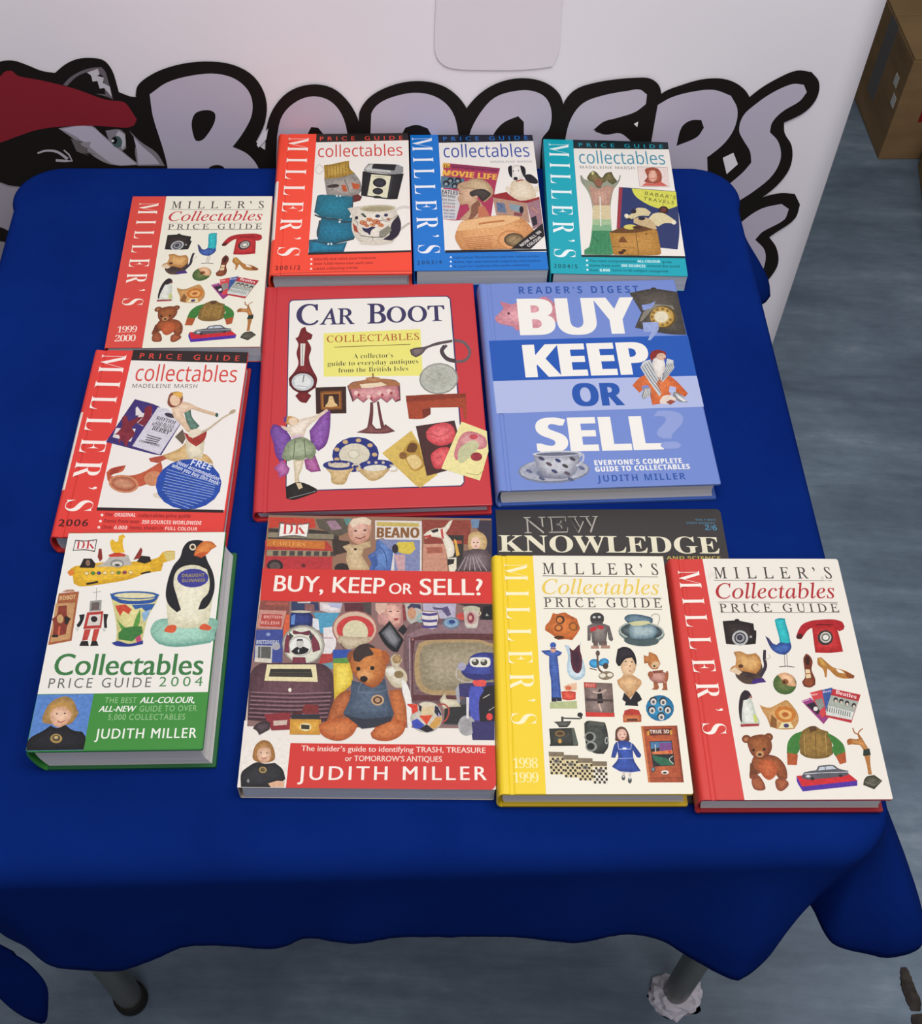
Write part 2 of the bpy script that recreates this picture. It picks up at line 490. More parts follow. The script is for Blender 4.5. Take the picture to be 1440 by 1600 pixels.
# ------------------------------------------------------------------ tablecloth
M_CLOTH = mat('royal_blue_felt', '0a2468', .95, .02)
add_noise(M_CLOTH, '071f62', '0a266e', (1, 1, 1), 9, 5, .3, .7, .35, 900, .0004)
B = nodes(M_CLOTH)[2]
B.inputs['Sheen Weight'].default_value = .0
B.inputs['Sheen Roughness'].default_value = .5
B.inputs['Sheen Tint'].default_value = (.25, .4, 1, 1)
HEM = [(.0, -.414, .316, -.26), (.015, -.420, .345, -.16), (.03, -.405, .330, -.19), (.055, -.396, .311, -.2), (.085, -.370, .298, -.2),
       (.11, -.344, .283, -.2), (.14, -.312, .284, -.21), (.175, -.282, .283, -.2), (.21, -.252, .288, -.18), (.245, -.222, .294, -.16),
       (.285, -.185, .297, -.16), (.325, -.146, .298, -.16), (.355, -.119, .304, -.15), (.39, -.081, .300, -.145), (.43, -.0435, .306, -.14),
       (.47, 0, .308, -.14), (.525, .054, .310, -.14), (.575, .107, .309, -.14), (.61, .146, .317, -.14), (.645, .180, .317, -.15),
       (.67, .210, .309, -.17), (.70, .2445, .296, -.18), (.72, .258, .2985, -.18), (.742, .277, .314, -.17), (.762, .291, .333, -.15),
       (.782, .307, .353, -.14), (.795, .323, .329, -.15), (.803, .3365, .3225, -.16), (.82, .370, .323, -.18), (.84, .390, .322, -.18),
       (.865, .417, .334, -.18), (.90, .425, .37, -.2), (.94, .40, .42, -.19), (.98, .375, .47, -.17), (1.05, .355, .54, -.15),
       (1.15, .34, .65, -.14), (1.3, .325, .8, -.14), (1.42, .312, .90, -.13), (1.49, .306, .99, -.12), (1.512, .312, 1.03, -.11), (1.525, .341, 1.064, -.112), (1.535, .3425, 1.084, -.112), (1.55, .333, 1.098, -.12),
       (1.575, .308, 1.135, -.15), (1.60, .292, 1.160, -.2), (1.64, .25, 1.150, -.18), (1.72, .17, 1.146, -.18), (2.0, -.11, 1.126, -.16), (2.3, -.42, 1.098, -.18),
       (2.38, -.51, 1.095, -.22), (2.42, -.53, 1.05, -.2), (2.7, -.515, .8, -.16), (3.0, -.490, .5, -.18), (3.1, -.485, .38, -.25),
       (3.14, -.46, .31, -.4), (3.165, -.433, .301, -.5), (3.18, -.413, .313, -.44), (3.19, -.404, .317, -.38), (3.196, -.407, .319, -.32)]
def hem(s):
    s %= 3.2; n = len(HEM)
    for i in range(n):
        a = HEM[i][0]; b = HEM[(i + 1) % n][0] + (3.2 if i == n - 1 else 0)
        if a <= s < b: break
    t = (s - a) / (b - a); P = [HEM[(i + k) % n][1:] for k in (-1, 0, 1, 2)]
    return Vector(tuple(.5 * ((2 * q) + (r - p) * t + (2 * p - 5 * q + 4 * r - w) * t * t + (3 * q - p - 3 * r + w) * t ** 3) for p, q, r, w in zip(*P)))
RC = .048
def edge(s):
    """point and outward normal on the rounded outline of the top"""
    s %= 3.2; k = int(s // .8); u = s - k * .8
    dirs = [(E1, E2 * -1), (E2, E1), (E1 * -1, E2), (E2 * -1, E1 * -1)]
    org = [tp(0, 0), tp(.8, 0), tp(.8, .8), tp(0, .8)]
    o = Vector(org[k][:2]); d, nrm = dirs[k]
    if u > .8 - RC:
        t = (u - (.8 - RC)) / RC * .5; d2, n2 = dirs[(k + 1) % 4]; c = o + d * (.8 - RC) - nrm * RC
        a = t * math.pi / 2; nn = nrm * math.cos(a) + n2 * math.sin(a)
        return c + nn * RC, nn
    if u < RC:
        t = .5 + u / RC * .5; d0, n0 = dirs[(k - 1) % 4]; c = o + d * RC - nrm * RC
        a = t * math.pi / 2; nn = n0 * math.cos(a) + nrm * math.sin(a)
        return c + nn * RC, nn
    return o + d * u, nrm
_edge = edge
def edge(s):
    e_, n_ = _edge(s)
    a_ = (e_ - FL).dot(E1)
    return (e_ - E1 * .008 * max(0, 1 - max(0, a_) / .3) ** 1.5, n_)
V, Fc = [], []
ss = []
s = 0
while s < 3.2 - 1e-6:
    ss.append(s); s += .0025 if (s < .9 or s > 3.08) else .005
NS = len(ss)
random.seed(5)
ctr = Vector(tp(.4, .4)[:2])
RINGS = [.1, .2, .3, .4, .5, .6, .7, .8, .88, .94]
TS = [0, .08, .16, .25, .34, .43, .52, .61, .7, .78, .86, .93, 1]
cols = []
for s in ss:
    e_, n_ = edge(s); h = hem(s)
    fr_ = max(0.0, -n_.dot(E2)); bk_ = max(0.0, n_.dot(E2))
    RR = .010 + .014 * fr_ * fr_; e_ = e_ + n_ * .022 * bk_
    col = []
    for r in RINGS:
        q = ctr + (e_ - n_ * RR - ctr) * r
        col.append((q.x, q.y, TZ + .0006 * noise.noise(Vector((q.x * 6, q.y * 6, 0))) * (1 - r ** 6)))
    for a in (0, 15, 30, 45, 60, 75):
        a = math.radians(a); q = e_ - n_ * RR + n_ * RR * math.sin(a)
        col.append((q.x, q.y, TZ - RR * (1 - math.cos(a))))
    p0 = Vector((e_.x, e_.y, -RR)); rag = (noise.noise(Vector((s * 90, 0, 0))) * .0016 + noise.noise(Vector((s * 300, 1, 0))) * .0008)
    p3 = Vector((h.x, h.y, h.z + rag)); dz = p3.z - p0.z
    out = Vector((n_.x, n_.y, 0))
    flare = (p3 - p0).dot(out)
    p1 = p0 + Vector((0, 0, dz * .33)) + out * max(0, flare) * .15
    p2 = p3 - Vector((0, 0, dz * .33)) - out * flare * .12
    for t in TS:
        q = p0 * (1 - t) ** 3 + p1 * 3 * t * (1 - t) ** 2 + p2 * 3 * t * t * (1 - t) + p3 * t ** 3
        w = .0022 * noise.noise(Vector((s * 14, t * 1.2, 4))) * t
        q = q + out * w
        col.append((q.x, q.y, TZ + q.z))
    cols.append(col)
n = len(cols[0])
for c_ in cols: V += c_
V.append((ctr.x, ctr.y, TZ)); C0 = len(V) - 1
for i in range(NS):
    a, b = i * n, ((i + 1) % NS) * n
    Fc.append((a, b, C0))
    for j in range(n - 1): Fc.append((a + j, a + j + 1, b + j + 1, b + j))
cloth = mesh_obj('tablecloth', V, Fc, M_CLOTH, None, True)
tag(cloth, 'royal blue cloth draped over the square table under the books', 'tablecloth')
sm = cloth.modifiers.new('thickness', 'SOLIDIFY'); sm.thickness = .0014; sm.offset = -1

# ------------------------------------------------------------------ banner
BN = Vector((E2.x, E2.y, 0)); BE = Vector((E1.x, E1.y, 0))
B0 = Vector((.282, 1.1425, 0)) + BN * .05
def on_banner(px, py):
    d = CF * F + CR * (px - CX) - CU * (py - CY)
    t = (B0 - CO).dot(BN) / d.dot(BN); q = CO + d * t
    return ((q - B0).dot(BE), q.z)
BX = on_banner(1385, 0)[0]
BW = 1.5
banner = empty('pull_up_banner', tuple(B0 + BE * (BX - BW / 2)), ANG)
tag(banner, 'white pull-up banner with black outlined BADGERS lettering and a badger head, behind the table', 'banner')
M_BAN = mat('white_banner_fabric', 'f2edf4', .75, .2)
add_noise(M_BAN, 'efe9f1', 'f6f1f8', (1, 1, 1), 1.8, 3, .3, .7, .12, 500, .0003)
V, Fc = [], []
NX, NZ = 60, 40
for i in range(NX + 1):
    for j in range(NZ + 1):
        x = -BW / 2 + BW * i / NX; z = .09 + 1.95 * j / NZ
        V.append((x, .0, z))
for i in range(NX):
    for j in range(NZ):
        a = i * (NZ + 1) + j; Fc.append((a, a + NZ + 1, a + NZ + 2, a + 1))
sheet = mesh_obj('banner_sheet', V, Fc, M_BAN, banner, True)
sm = sheet.modifiers.new('t', 'SOLIDIFY'); sm.thickness = .0015; sm.offset = -1 
M_ALU = mat('aluminium', 'b8b8bc', .35, .5, Metallic=.9)
bm = bmesh.new(); box(bm, -BW / 2 - .01, BW / 2 + .01, -.035, .05, .015, .09, .012); bm_obj('base_cassette', bm, M_ALU, banner)
for x in (-.5, .5):
    bm = bmesh.new(); box(bm, x - .02, x + .02, -.06, .16, 0, .015, .004); bm_obj('foot_bar', bm, M_ALU, banner)
bm = bmesh.new(); box(bm, -BW / 2, BW / 2, -.008, .012, 2.03, 2.055, .004); bm_obj('top_rail', bm, M_ALU, banner)
bm = bmesh.new(); r = bmesh.ops.create_cone(bm, cap_ends=True, segments=12, radius1=.01, radius2=.01, depth=1.98)
bmesh.ops.translate(bm, verts=r['verts'], vec=(0, .04, 1.06)); bm_obj('support_pole', bm, M_ALU, banner, True)

src = [(100, 50), (1300, 50), (1100, 500), (100, 500)]
off_ = BX - BW / 2
Art.INK = 1.0
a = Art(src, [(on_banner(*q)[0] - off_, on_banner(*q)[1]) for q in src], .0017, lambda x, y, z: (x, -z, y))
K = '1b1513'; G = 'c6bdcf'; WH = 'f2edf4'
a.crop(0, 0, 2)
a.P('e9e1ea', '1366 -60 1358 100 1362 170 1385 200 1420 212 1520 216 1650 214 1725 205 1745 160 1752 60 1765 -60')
# badger head
a.P(K, '-160 330 -60 230 0 190 40 186 85 200 130 218 172 225 205 198 240 182 285 178 325 186 350 215 372 285 420 300 480 280 560 600 400 700 60 760 -160 700', 0)
a.crop(0, 200, 5.332)
a.P('8d8893', '-400 900 -300 500 0 445 60 465 130 478 200 480 240 470 240 900 0 820', 0)
a.P('a79fab', '-300 520 0 452 20 462 60 480 150 490 230 486 200 700 170 900 130 880 0 812 -300 700', 0)
a.P(K, '-300 760 0 818 70 860 130 885 140 960 90 958 0 928 -300 880')
a.P('9a949e', '-300 890 0 935 90 962 200 1100 200 1500 -300 1500')
a.crop(0, 0, 2)
a.P('9a939b', '183 398 240 390 290 391 312 410 420 500 440 512 350 512 300 490 240 438')
a.P(G, '192 400 285 393 332 432 428 510 362 512 310 480 280 455 285 440 262 440 240 425 222 415')
a.P('6f6669', '222 430 262 440 248 448 278 462 268 468 300 480 262 474 280 484 240 470')
a.P('8e8790', '330 405 375 402 392 415 395 460 380 470 345 440')
a.P('c6c2ca', '372 405 390 418 392 450 382 464 378 440 362 418')
a.E('4f6365', 366, 440, 16, 19, -20); a.E('11100f', 358, 436, 9, 11); a.E('f2f2f2', 353, 437, 4, 4)
a.P('8a828b', '404 405 440 440 490 475 515 515 430 515 422 470 425 440')
a.P(G, '418 425 440 450 480 485 500 510 432 512 428 468')
a.L('bdb6bf', (5, 9), '118 476 145 468 180 472 212 494', 1)
a.L('bdb6bf', (4, 8), '200 466 216 480 226 500 205 500 175 498')
a.P('6e676d', '198 262 214 244 240 226 282 210 318 207 330 222 348 285 354 308 336 300 300 290 330 292 322 235 300 218 262 226 236 240 210 266', 0)
a.P('cdc8cf', '272 224 306 212 312 230 304 234 325 240 322 256 344 268 350 300 326 272 312 274 305 250 290 252 284 232')
a.P('8e2430', '-160 330 -100 260 0 236 18 220 38 218 58 234 130 248 240 276 330 308 388 316 402 330 414 348 428 370 420 388 398 396 300 390 200 392 120 402 50 425 0 443 -160 470', 0)
# lettering
a.P(K, '600 800 560 600 524 500 484 400 452 330 424 296 430 266 470 232 545 202 640 189 730 200 795 238 831 305 828 380 800 440 812 455 850 480 900 560 900 800')
a.P(G, '468 292 520 256 600 233 680 228 742 248 782 292 788 350 762 408 727 456 770 476 798 505 810 530 830 800 560 800 520 500 478 360', 0)
a.P(K, '599 382 612 350 648 341 672 352 668 385 640 428 618 438 606 425', 1)
a.P(K, '650 526 690 514 712 545 700 600 650 600', 1)
a.P(K, '826 800 832 400 852 340 900 285 970 261 1038 272 1092 320 1122 382 1140 800')
a.P(G, '862 800 866 425 884 355 930 312 980 298 1030 312 1066 352 1086 420 1094 800')
a.P(WH, '838 398 832 432 808 458 802 450')
a.P(K, '950 800 958 425 972 394 994 396 1018 430 1024 800')
a.P(K, '1120 800 1122 350 1150 305 1215 267 1300 250 1378 263 1432 300 1468 360 1490 800')
a.P(G, '1160 800 1160 352 1182 322 1240 296 1310 287 1370 304 1412 345 1432 420 1436 800')
a.P(K, '1238 800 1250 430 1266 396 1300 387 1336 398 1352 432 1352 800')
a.crop(720, 0, 2)
a.P(K, '-20 800 0 370 45 302 110 258 190 241 265 256 308 292 322 340 318 800')
a.P(G, '25 800 26 420 60 350 105 302 165 282 222 281 264 302 282 345 276 398 252 432 240 800')
a.P(K, '92 800 98 425 130 382 178 360 196 378 196 420 190 800')
a.P(K, '288 800 318 325 352 280 420 255 540 240 592 243 618 264 626 300 640 800')
a.P(G, '318 800 326 430 346 362 380 320 440 296 520 281 558 277 580 292 577 322 545 346 485 366 440 380 418 408 450 418 498 414 528 436 520 470 500 800')
a.P(K, '412 404 444 378 500 366 548 346 560 400 560 430 528 432 498 412')
a.P(WH, '539 384 553 377 550 394')
a.P(K, '560 800 604 322 625 290 690 262 765 243 832 246 880 272 902 306 890 420 905 500 880 800')
a.P(G, '590 470 614 325 655 302 720 284 790 278 842 296 862 336 856 390 826 440 768 490 800 560 900 800 570 800')
a.P(K, '672 453 690 392 718 373 750 372 758 396 738 424')
a.P(K, '768 488 845 440 905 505 905 540 830 600 800 560')
a.P(K, '860 660 780 500 846 430 874 330 915 288 980 246 1050 217 1094 222 1117 252 1112 300 1076 345 1008 380 1010 412 1032 452 1030 512 1000 562 940 614', 0)
a.P(G, '868 405 880 360 920 322 980 282 1038 259 1070 262 1079 285 1058 312 1000 348 970 382 964 410 990 440 998 490 974 542 920 590 862 628 835 574 880 535 906 505 902 470 882 436')
a.P(K, '780 800 768 488 845 440 905 500 870 540 832 570')
a.P(WH, '817 490 850 474 864 510 829 541')
a.P(K, '780 720 880 648 940 614 1000 600 1042 603 1058 636 1044 678 985 722 962 738 984 770 990 820 962 868 920 910 760 1000')
a.P(G, '850 720 886 682 940 648 1000 634 1023 650 1010 682 940 722 918 746 948 780 946 830 926 866 880 912 780 960')
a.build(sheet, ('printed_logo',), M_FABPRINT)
Art.INK = .80

# ------------------------------------------------------------------ cardboard boxes
M_CARD = mat('brown_cardboard', '9a7b55', .8, .2)
add_noise(M_CARD, '84694a', '9d7f59', (1, 1, 4), 6, 4, .3, .7, .1, 200, .0006)
M_PTAPE = mat('clear_parcel_tape', '6f655c', .25, .5)
M_LAB = mat('white_paper_label', 'd8d6d2', .6)
M_RED = mat('red_print', '8e1d22', .6)
M_GAP = mat('dark_box_inside', '3a2c1e', .9)
def carton(loc, rz, w, d, h, label, flaps=True):
    r = empty('cardboard_box', loc, rz)
    tag(r, label, 'box', 'cardboard boxes beside the banner')
    bm = bmesh.new(); box(bm, 0, w, 0, d, 0, h, .003); bm_obj('box_body', bm, M_CARD, r)
    for y0, y1, tilt in ((.001, d / 2 - .0015, 0), (d / 2 + .0015, d - .001, 0)):
        bm = bmesh.new(); box(bm, .001, w - .001, y0, y1, h + .0003, h + .005, .0015); bm_obj('flap', bm, M_CARD, r)
    return r
p0 = at(1371, 249.5, 0); p1 = at(1334, 154, 0)
rz = math.atan2(p1.y - p0.y, p1.x - p0.x) - math.pi / 2
b = carton((p0.x, p0.y, 0), rz, .40, .30, .238, 'large brown cardboard box with two white labels on its side, right of the banner')
bm = bmesh.new(); box(bm, -.0006, 0, .115, .165, .06, .238, 0); bm_obj('parcel_tape', bm, M_PTAPE, b)
for (y, z) in ((.045, .163), (.026, .128)):
    bm = bmesh.new(); box(bm, -.0008, -.0001, y - .010, y + .010, z - .012, z + .012, 0); bm_obj('shipping_label', bm, M_LAB, b)
bm = bmesh.new(); box(bm, .055, .12, -.0008, 0, .095, .125, 0); bm_obj('red_mark', bm, M_RED, b)
b2 = carton((p0.x + .03, p0.y + .325, 0), rz + .03, .42, .3, .27, 'brown cardboard box behind the one with two white labels')

b3 = carton((.884, 1.855, 0), -.1, .3, .3, .16, 'low brown cardboard box in front of the labelled one, at the right edge')
# ------------------------------------------------------------------ books
def cover_mat(name, col, rough=.4):
    col = '%02x%02x%02x' % tuple(int(int(col[i:i + 2], 16) * .945) for i in (0, 2, 4))
    m = mat(name, col, rough, .4)
    add_noise(m, col, col, (1, 1, 1), 5, 2, bump=.06, bscale=300, dist=.0003)
    return m

def book(kind, loc, rz, w, h, t, cover, spine, back, pages, hard, label, cat='book', group=None, skew=0, white_spine=None, inset=None, rnd=.003, z0=0):
    """origin at the top left corner of the cover, x across, y away; the empty stands at the book's base"""
    r = empty(kind, (loc[0], loc[1], TZ + z0 + .0006), rz)
    tag(r, label, cat, group)
    bt = .0026 if hard else .0006
    sx = lambda z: skew * (1 - z / t)
    bul = .003 if hard else 0.0
    # spine: curved strip from back board to front board
    def board(name, z0_, z1_, m, xa, xb, hinge):
        xs = [xa, xa + .004, xa + .0052, xa + .0075, xa + .0088, xb - .0008, xb] if hinge else [xa, (xa + xb) / 2, xb]
        dz = [0, 0, -.0007, -.0007, 0, 0, -.0006] if hinge else [0, 0, 0]
        ys = [0, -.0007, -.0007 - (h - .0014) / 2, -h + .0007, -h]
        # rounded corners at the fore edge
        V, Fc = [], []
        for lvl in (0, 1):
            for i, x in enumerate(xs):
                for j, y in enumerate(ys):
                    yy = y; xx = x
                    if i == len(xs) - 1 and j in (0, 4): xx = x - rnd * .4; 
                    if i == len(xs) - 2 and j in (0, 4) and hinge: pass
                    ed = -.0005 if j in (0, 4) and hinge else 0
                    z = (z1_ + dz[i] + ed) if (lvl if z1_ > t / 2 else not lvl) else (z0_ if z1_ > t / 2 else z1_)
                    if z1_ < t / 2:
                        z = z1_ if lvl else z0_
                    V.append((xx + sx(z), yy, z))
        ny = len(ys); nx = len(xs)
        idx = lambda l, i, j: l * nx * ny + i * ny + j
        for i in range(nx - 1):
            for j in range(ny - 1):
                Fc.append((idx(1, i, j), idx(1, i, j + 1), idx(1, i + 1, j + 1), idx(1, i + 1, j)))
                Fc.append((idx(0, i, j), idx(0, i + 1, j), idx(0, i + 1, j + 1), idx(0, i, j + 1)))
            for j in (0, ny - 1): Fc.append((idx(0, i, j), idx(0, i + 1, j), idx(1, i + 1, j), idx(1, i, j)))
        for j in range(ny - 1):
            for i in (0, nx - 1): Fc.append((idx(0, i, j), idx(0, i, j + 1), idx(1, i, j + 1), idx(1, i, j)))
        return mesh_obj(name, V, Fc, m, r)
    xa = .0022 if hard else .0005
    back_o = board('back_cover', 0, bt, back, xa, w - (0 if hard else .0003), False)
    front = board('front_cover', t - bt, t, cover, xa, w, hard)
    # spine
    V, Fc, n = [], [], 14
    ys = [0, -h * .36, -h * .36, -h * .77, -h * .77, -h] if white_spine else [0, -h / 3, -2 * h / 3, -h]
    cols = []
    for lay, off in ((0, 0), (1, .0016 if hard else .0008)):
        for k in range(n + 1):
            a = -math.pi / 2 + math.pi * k / n
            z = t / 2 + (t / 2 - off) * math.sin(a)
            if hard: x = .0026 + (-.0026 - bul + off) * math.cos(a) ** .8 if abs(math.cos(a)) > 1e-6 else .0026
            else: x = .0008 + (-.0008 + off) * min(1, math.cos(a) * 3)
            for y in ys: V.append((x + sx(z), y, z))
    m_ = len(ys); tot = (n + 1) * m_
    for lay in (0, 1):
        for k in range(n):
            for j in range(m_ - 1):
                a0 = lay * tot + k * m_ + j
                Fc.append((a0, a0 + 1, a0 + m_ + 1, a0 + m_))
    for k in range(n):
        for j in (0, m_ - 1): Fc.append((k * m_ + j, (k + 1) * m_ + j, tot + (k + 1) * m_ + j, tot + k * m_ + j))
    so = mesh_obj('spine', V, Fc, spine, r, True)
    so.modifiers.new('e', 'EDGE_SPLIT')
    if white_spine:
        so.data.materials.append(white_spine)
        for p in so.data.polygons:
            if -h * .77 < p.center.y < -h * .36: p.material_index = 1
    # page block, concave fore edge when hardback
    ins = inset if inset is not None else (.0032 if hard else .0004)
    zb, zt = bt, t - bt
    V, Fc = [], []
    NZ = 8
    ysn = [-ins, -ins - .001, -h / 2, -h + ins + .001, -h + ins]
    for k in range(NZ + 1):
        f = k / NZ; z = zb + (zt - zb) * f
        cv = (.0022 if hard else .0003) * math.sin(math.pi * f)
        xr = w - ins - cv; xl = .0022 - (bul * .55 * math.sin(math.pi * f) if hard else 0) + .0012
        for x in (xl, xr):
            for y in ysn: V.append((x + sx(z), y, z))
    m_ = len(ysn) * 2; q = len(ysn)
    for k in range(NZ):
        for side in (0, 1):
            for j in range(q - 1):
                a0 = k * m_ + side * q + j; Fc.append((a0, a0 + 1, a0 + m_ + 1, a0 + m_))
        for j in (0, q - 1):
            a0 = k * m_ + j; Fc.append((a0, a0 + q, a0 + q + m_, a0 + m_))
    mesh_obj('page_block', V, Fc, pages, r)
    return r, front, t

def art_for(front, quad, w, h, t, x0=0.0):
    return Art(quad, [(x0, 0), (w, 0), (w, -h), (x0, -h)], t + .00008)

def millers_99_items(a):
    """the pictures on the 1999-2000 cover"""
    a.P('241c1b', '330 432 398 428 404 420 422 420 428 430 508 446 512 482 524 486 524 512 520 560 440 566 348 560', 0, '362c2a')
    a.E('b9b9bb', 430, 527, 47, 43); a.E('1a1a1c', 430, 527, 34, 32); a.E('9a9aa0', 430, 527, 27, 25); a.E('15151a', 428, 525, 16, 15, 0, '4a4a58'); a.E('aaa', 492, 520, 7)
    a.P('1ea6b4', '630 425 655 416 690 418 694 440 712 500 722 555 700 562 660 556 655 520 640 468', 0, '35c0c6')
    a.P('2f4f9a', '575 515 610 552 640 566 662 552 700 558 722 552 727 580 714 604 690 622 650 616 612 590', 0, '4468b0')
    a.P('3a3a66', '575 515 596 528 620 560 604 575')
    a.L('555', 3, '686 620 690 690'); a.L('555', 3, '700 618 704 690'); a.L('444', 4, '655 690 700 686 745 692')
    a.P('b0222a', '755 520 766 488 790 452 836 432 900 424 982 424 1022 436 1036 462 1030 480 1006 490 976 474 850 470 822 484 800 512 785 534 765 534', 0)
    a.P('bd2529', '846 460 900 450 985 458 1000 500 1028 604 950 612 866 610 856 540', 0, 'd2383a')
    a.E('4a1a1c', 774, 518, 20, 14, -20); a.L('6a1013', 6, '872 452 970 452')
    a.E('3a3030', 924, 526, 45, 43); a.E('cfc9c0', 926, 524, 33, 31); a.E('6a6a60', 926, 524, 25, 23); a.E('e8e4dc', 926, 524, 17, 15)
    a.P('5a463a', '400 700 420 660 520 640 556 680 556 745 530 782 480 788 440 778 405 745', 1, '3a2a2a')
    a.P('c48a4c', '390 606 430 602 470 618 520 612 545 640 550 690 520 730 450 715 366 716 380 690 402 680 405 640', 0, 'e0b070')
    a.E('5a3018', 432, 686, 15, 11); a.P('e3c9a8', '366 712 400 690 440 720 420 736')
    a.L('352c3a', (22, 16), '545 745 575 690 570 640 572 594', 1); a.L('c9bda0', 5, '575 650 604 638 596 620')
    a.P('45267a', '490 788 505 760 560 752 580 776')
    a.E('4b6a34', 688, 786, 69, 62, 8, '6a7a44'); a.P('e2ac80', '645 735 690 722 740 745 756 800 720 800 690 785 668 760', 0, 'eec29a')
    a.E('8a5428', 690, 775, 20, 16); a.E('4a2a18', 684, 778, 9)
    a.P('74331f', '800 685 797 640 812 615 832 626 850 660 844 706 866 760 866 792 838 808 800 802 788 776 806 748', 0)
    a.P('e9d4a8', '808 704 834 706 842 752 812 756'); a.L('a2572a', 5, '806 730 840 728'); a.E('8f4a2a', 826, 778, 28, 20); a.E('3c1a14', 820, 655, 14, 26)
    a.P('b47a38', '878 640 900 636 930 662 968 692 1040 712 1096 742 1090 756 1040 758 990 746 950 710 936 700 932 750 922 750 912 706 880 676', 0)
    a.P('f4efe2', '985 700 1020 712 1040 730 1000 722'); a.P('8a4a22', '1040 716 1096 742 1090 756 1050 750'); a.P('c79a4a', '884 645 900 642 940 690 905 682')
    for q, c in (('784 884 838 866 950 975 915 1018', '9a3a80'), ('834 838 905 820 962 930 905 985', 'd2464a'), ('905 822 965 808 980 900 930 950', '3a5a9a'), ('968 815 1132 850 1078 1012 920 975', 'b9303a')):
        a.P(c, q)
    a.P('2a2230', '812 905 860 890 895 940 880 965'); a.P('8a8f88', '862 880 905 868 920 915 890 940'); a.E('e8e0e0', 868, 930, 13)
    a.P('a9b0a6', '958 852 1118 888 1084 985 925 950'); a.P('d9ddd6', '940 912 1092 950 1080 995 928 965')
    for x, y in ((985, 880), (1018, 888), (1052, 898), (1092, 912)): a.E('2a2a2e', x, y, 13, 15); a.E('d6c6b8', x + 1, y + 6, 8, 9)
    for k in range(11): a.L('2c2c30', 4, f'{940 + k * 13} {918 + k * 3.2} {936 + k * 13} {946 + k * 3.2}')
    a.T('Beatles', 's', 'ffe6e6', 984, 843, 1106, 874, 22); a.T('New', 's', 'ffd0d0', 842, 858, 882, 850, 14); a.T('Beat', 's', 'e8d0e8', 912, 840, 960, 832, 12); a.T('Book', 's', 'f0c0e0', 792, 892, 836, 878, 12)
    a.P('cfd8cc', '440 850 470 858 496 880 520 960 540 1000 530 1024 440 1022 426 990 418 930 424 870', 1, 'e8eae0')
    a.P('2a1f26', '436 838 452 822 474 826 490 846 498 868 482 864 466 876 446 880 436 960 438 1010 426 992 418 930 424 868', 0)
    a.P('c8d070', '500 960 520 965 530 1000 512 1012'); a.P('a33a3a', '426 1018 470 1014 536 1014 536 1028 430 1032'); a.P('c07060', '482 852 500 868 486 868')
    a.P('cf9a5a', '540 905 560 915 600 922 640 905 690 880 706 882 760 950 768 1000 744 1044 690 1048 640 1044 602 1032 582 980 556 940', 0, 'e0ae70')
    a.E('c8782e', 690, 960, 62, 46, 10); a.E('e4b06a', 690, 962, 40, 28, 10); a.E('b86428', 690, 962, 20, 14); a.P('8a5a2c', '610 960 640 990 640 1040 600 1030'); a.P('eadfae', '650 1042 670 1008 720 1005 740 1040'); a.E('4a3a6a', 696, 1026, 16, 12)
    a.E('7c4022', 462, 1102, 27, 24); a.E('7c4022', 592, 1092, 26, 24); a.E('b07048', 462, 1104, 14, 12); a.E('b07048', 592, 1094, 13, 12)
    a.P('8a4624', '505 1200 480 1290 482 1330 510 1330 540 1300 620 1300 660 1340 700 1330 690 1260 640 1205 560 1190', 1, 'a85a2e')
    a.P('c05a2c', '545 1232 590 1222 630 1250 640 1300 600 1340 560 1320 535 1270', 1, 'c8663a')
    a.P('884422', '468 1110 500 1084 560 1076 600 1100 612 1150 590 1196 545 1218 500 1200 476 1160', 1, 'a4602f')
    a.P('92492a', '500 1320 530 1312 560 1350 572 1390 545 1402 505 1392 490 1350', 1, 'a85c38'); a.P('92492a', '630 1345 660 1330 700 1345 708 1372 672 1404 640 1394', 1, 'a85c38')
    a.E('1c1210', 504, 1166, 8); a.E('1c1210', 566, 1162, 8); a.E('c08a5c', 540, 1190, 24, 19); a.E('24140f', 540, 1192, 11, 8); a.P('703818', '482 1240 500 1250 530 1305 500 1310 480 1300')
    a.P('8a6a30', '815 1040 838 1030 868 1030 895 1046 940 1060 958 1100 972 1190 940 1210 870 1218 810 1208 778 1188 772 1120 785 1062', 0, 'a07c3c')
    a.P('3c7c34', '790 1058 772 1120 774 1165 758 1192 698 1186 706 1120 738 1078', 0); a.P('3c7c34', '930 1064 990 1096 1034 1140 1046 1196 986 1206 962 1168 972 1140 955 1110', 0)
    a.P('b0552a', '700 1182 764 1192 758 1254 702 1252'); a.P('b0552a', '985 1200 1044 1180 1050 1240 1012 1252'); a.P('5a3c22', '826 1034 868 1030 876 1054 840 1066'); a.L('6a4c22', 4, '866 1066 872 1212'); a.L('c0a058', 3, '800 1075 806 1195'); a.L('c0a058', 3, '925 1072 935 1198')
    a.P('4f2aa0', '755 1318 790 1378 1115 1345 1116 1376 792 1408 758 1350'); a.P('cf2530', '755 1316 870 1310 1062 1304 1116 1346 788 1380')
    a.P('57575f', '782 1326 800 1296 846 1288 872 1284 884 1260 972 1254 1006 1276 1060 1288 1064 1312 1020 1322 850 1338 812 1338', 0)
    a.P('c3ccd6', '892 1266 968 1260 992 1278 884 1286'); a.L('cfd0d6', 4, '800 1306 900 1300 1060 1296'); a.L('333', 4, '925 1262 926 1284'); a.E('222', 850, 1334, 12, 9); a.E('222', 1016, 1318, 11, 8); a.E('d8d8dc', 824, 1320, 14, 7)
    a.L('a86c34', (7, 9), '1086 1040 1098 1068 1122 1080 1140 1110', 1); a.L('a86c34', (6, 9), '1146 1044 1124 1062 1120 1085 1132 1110', 1)
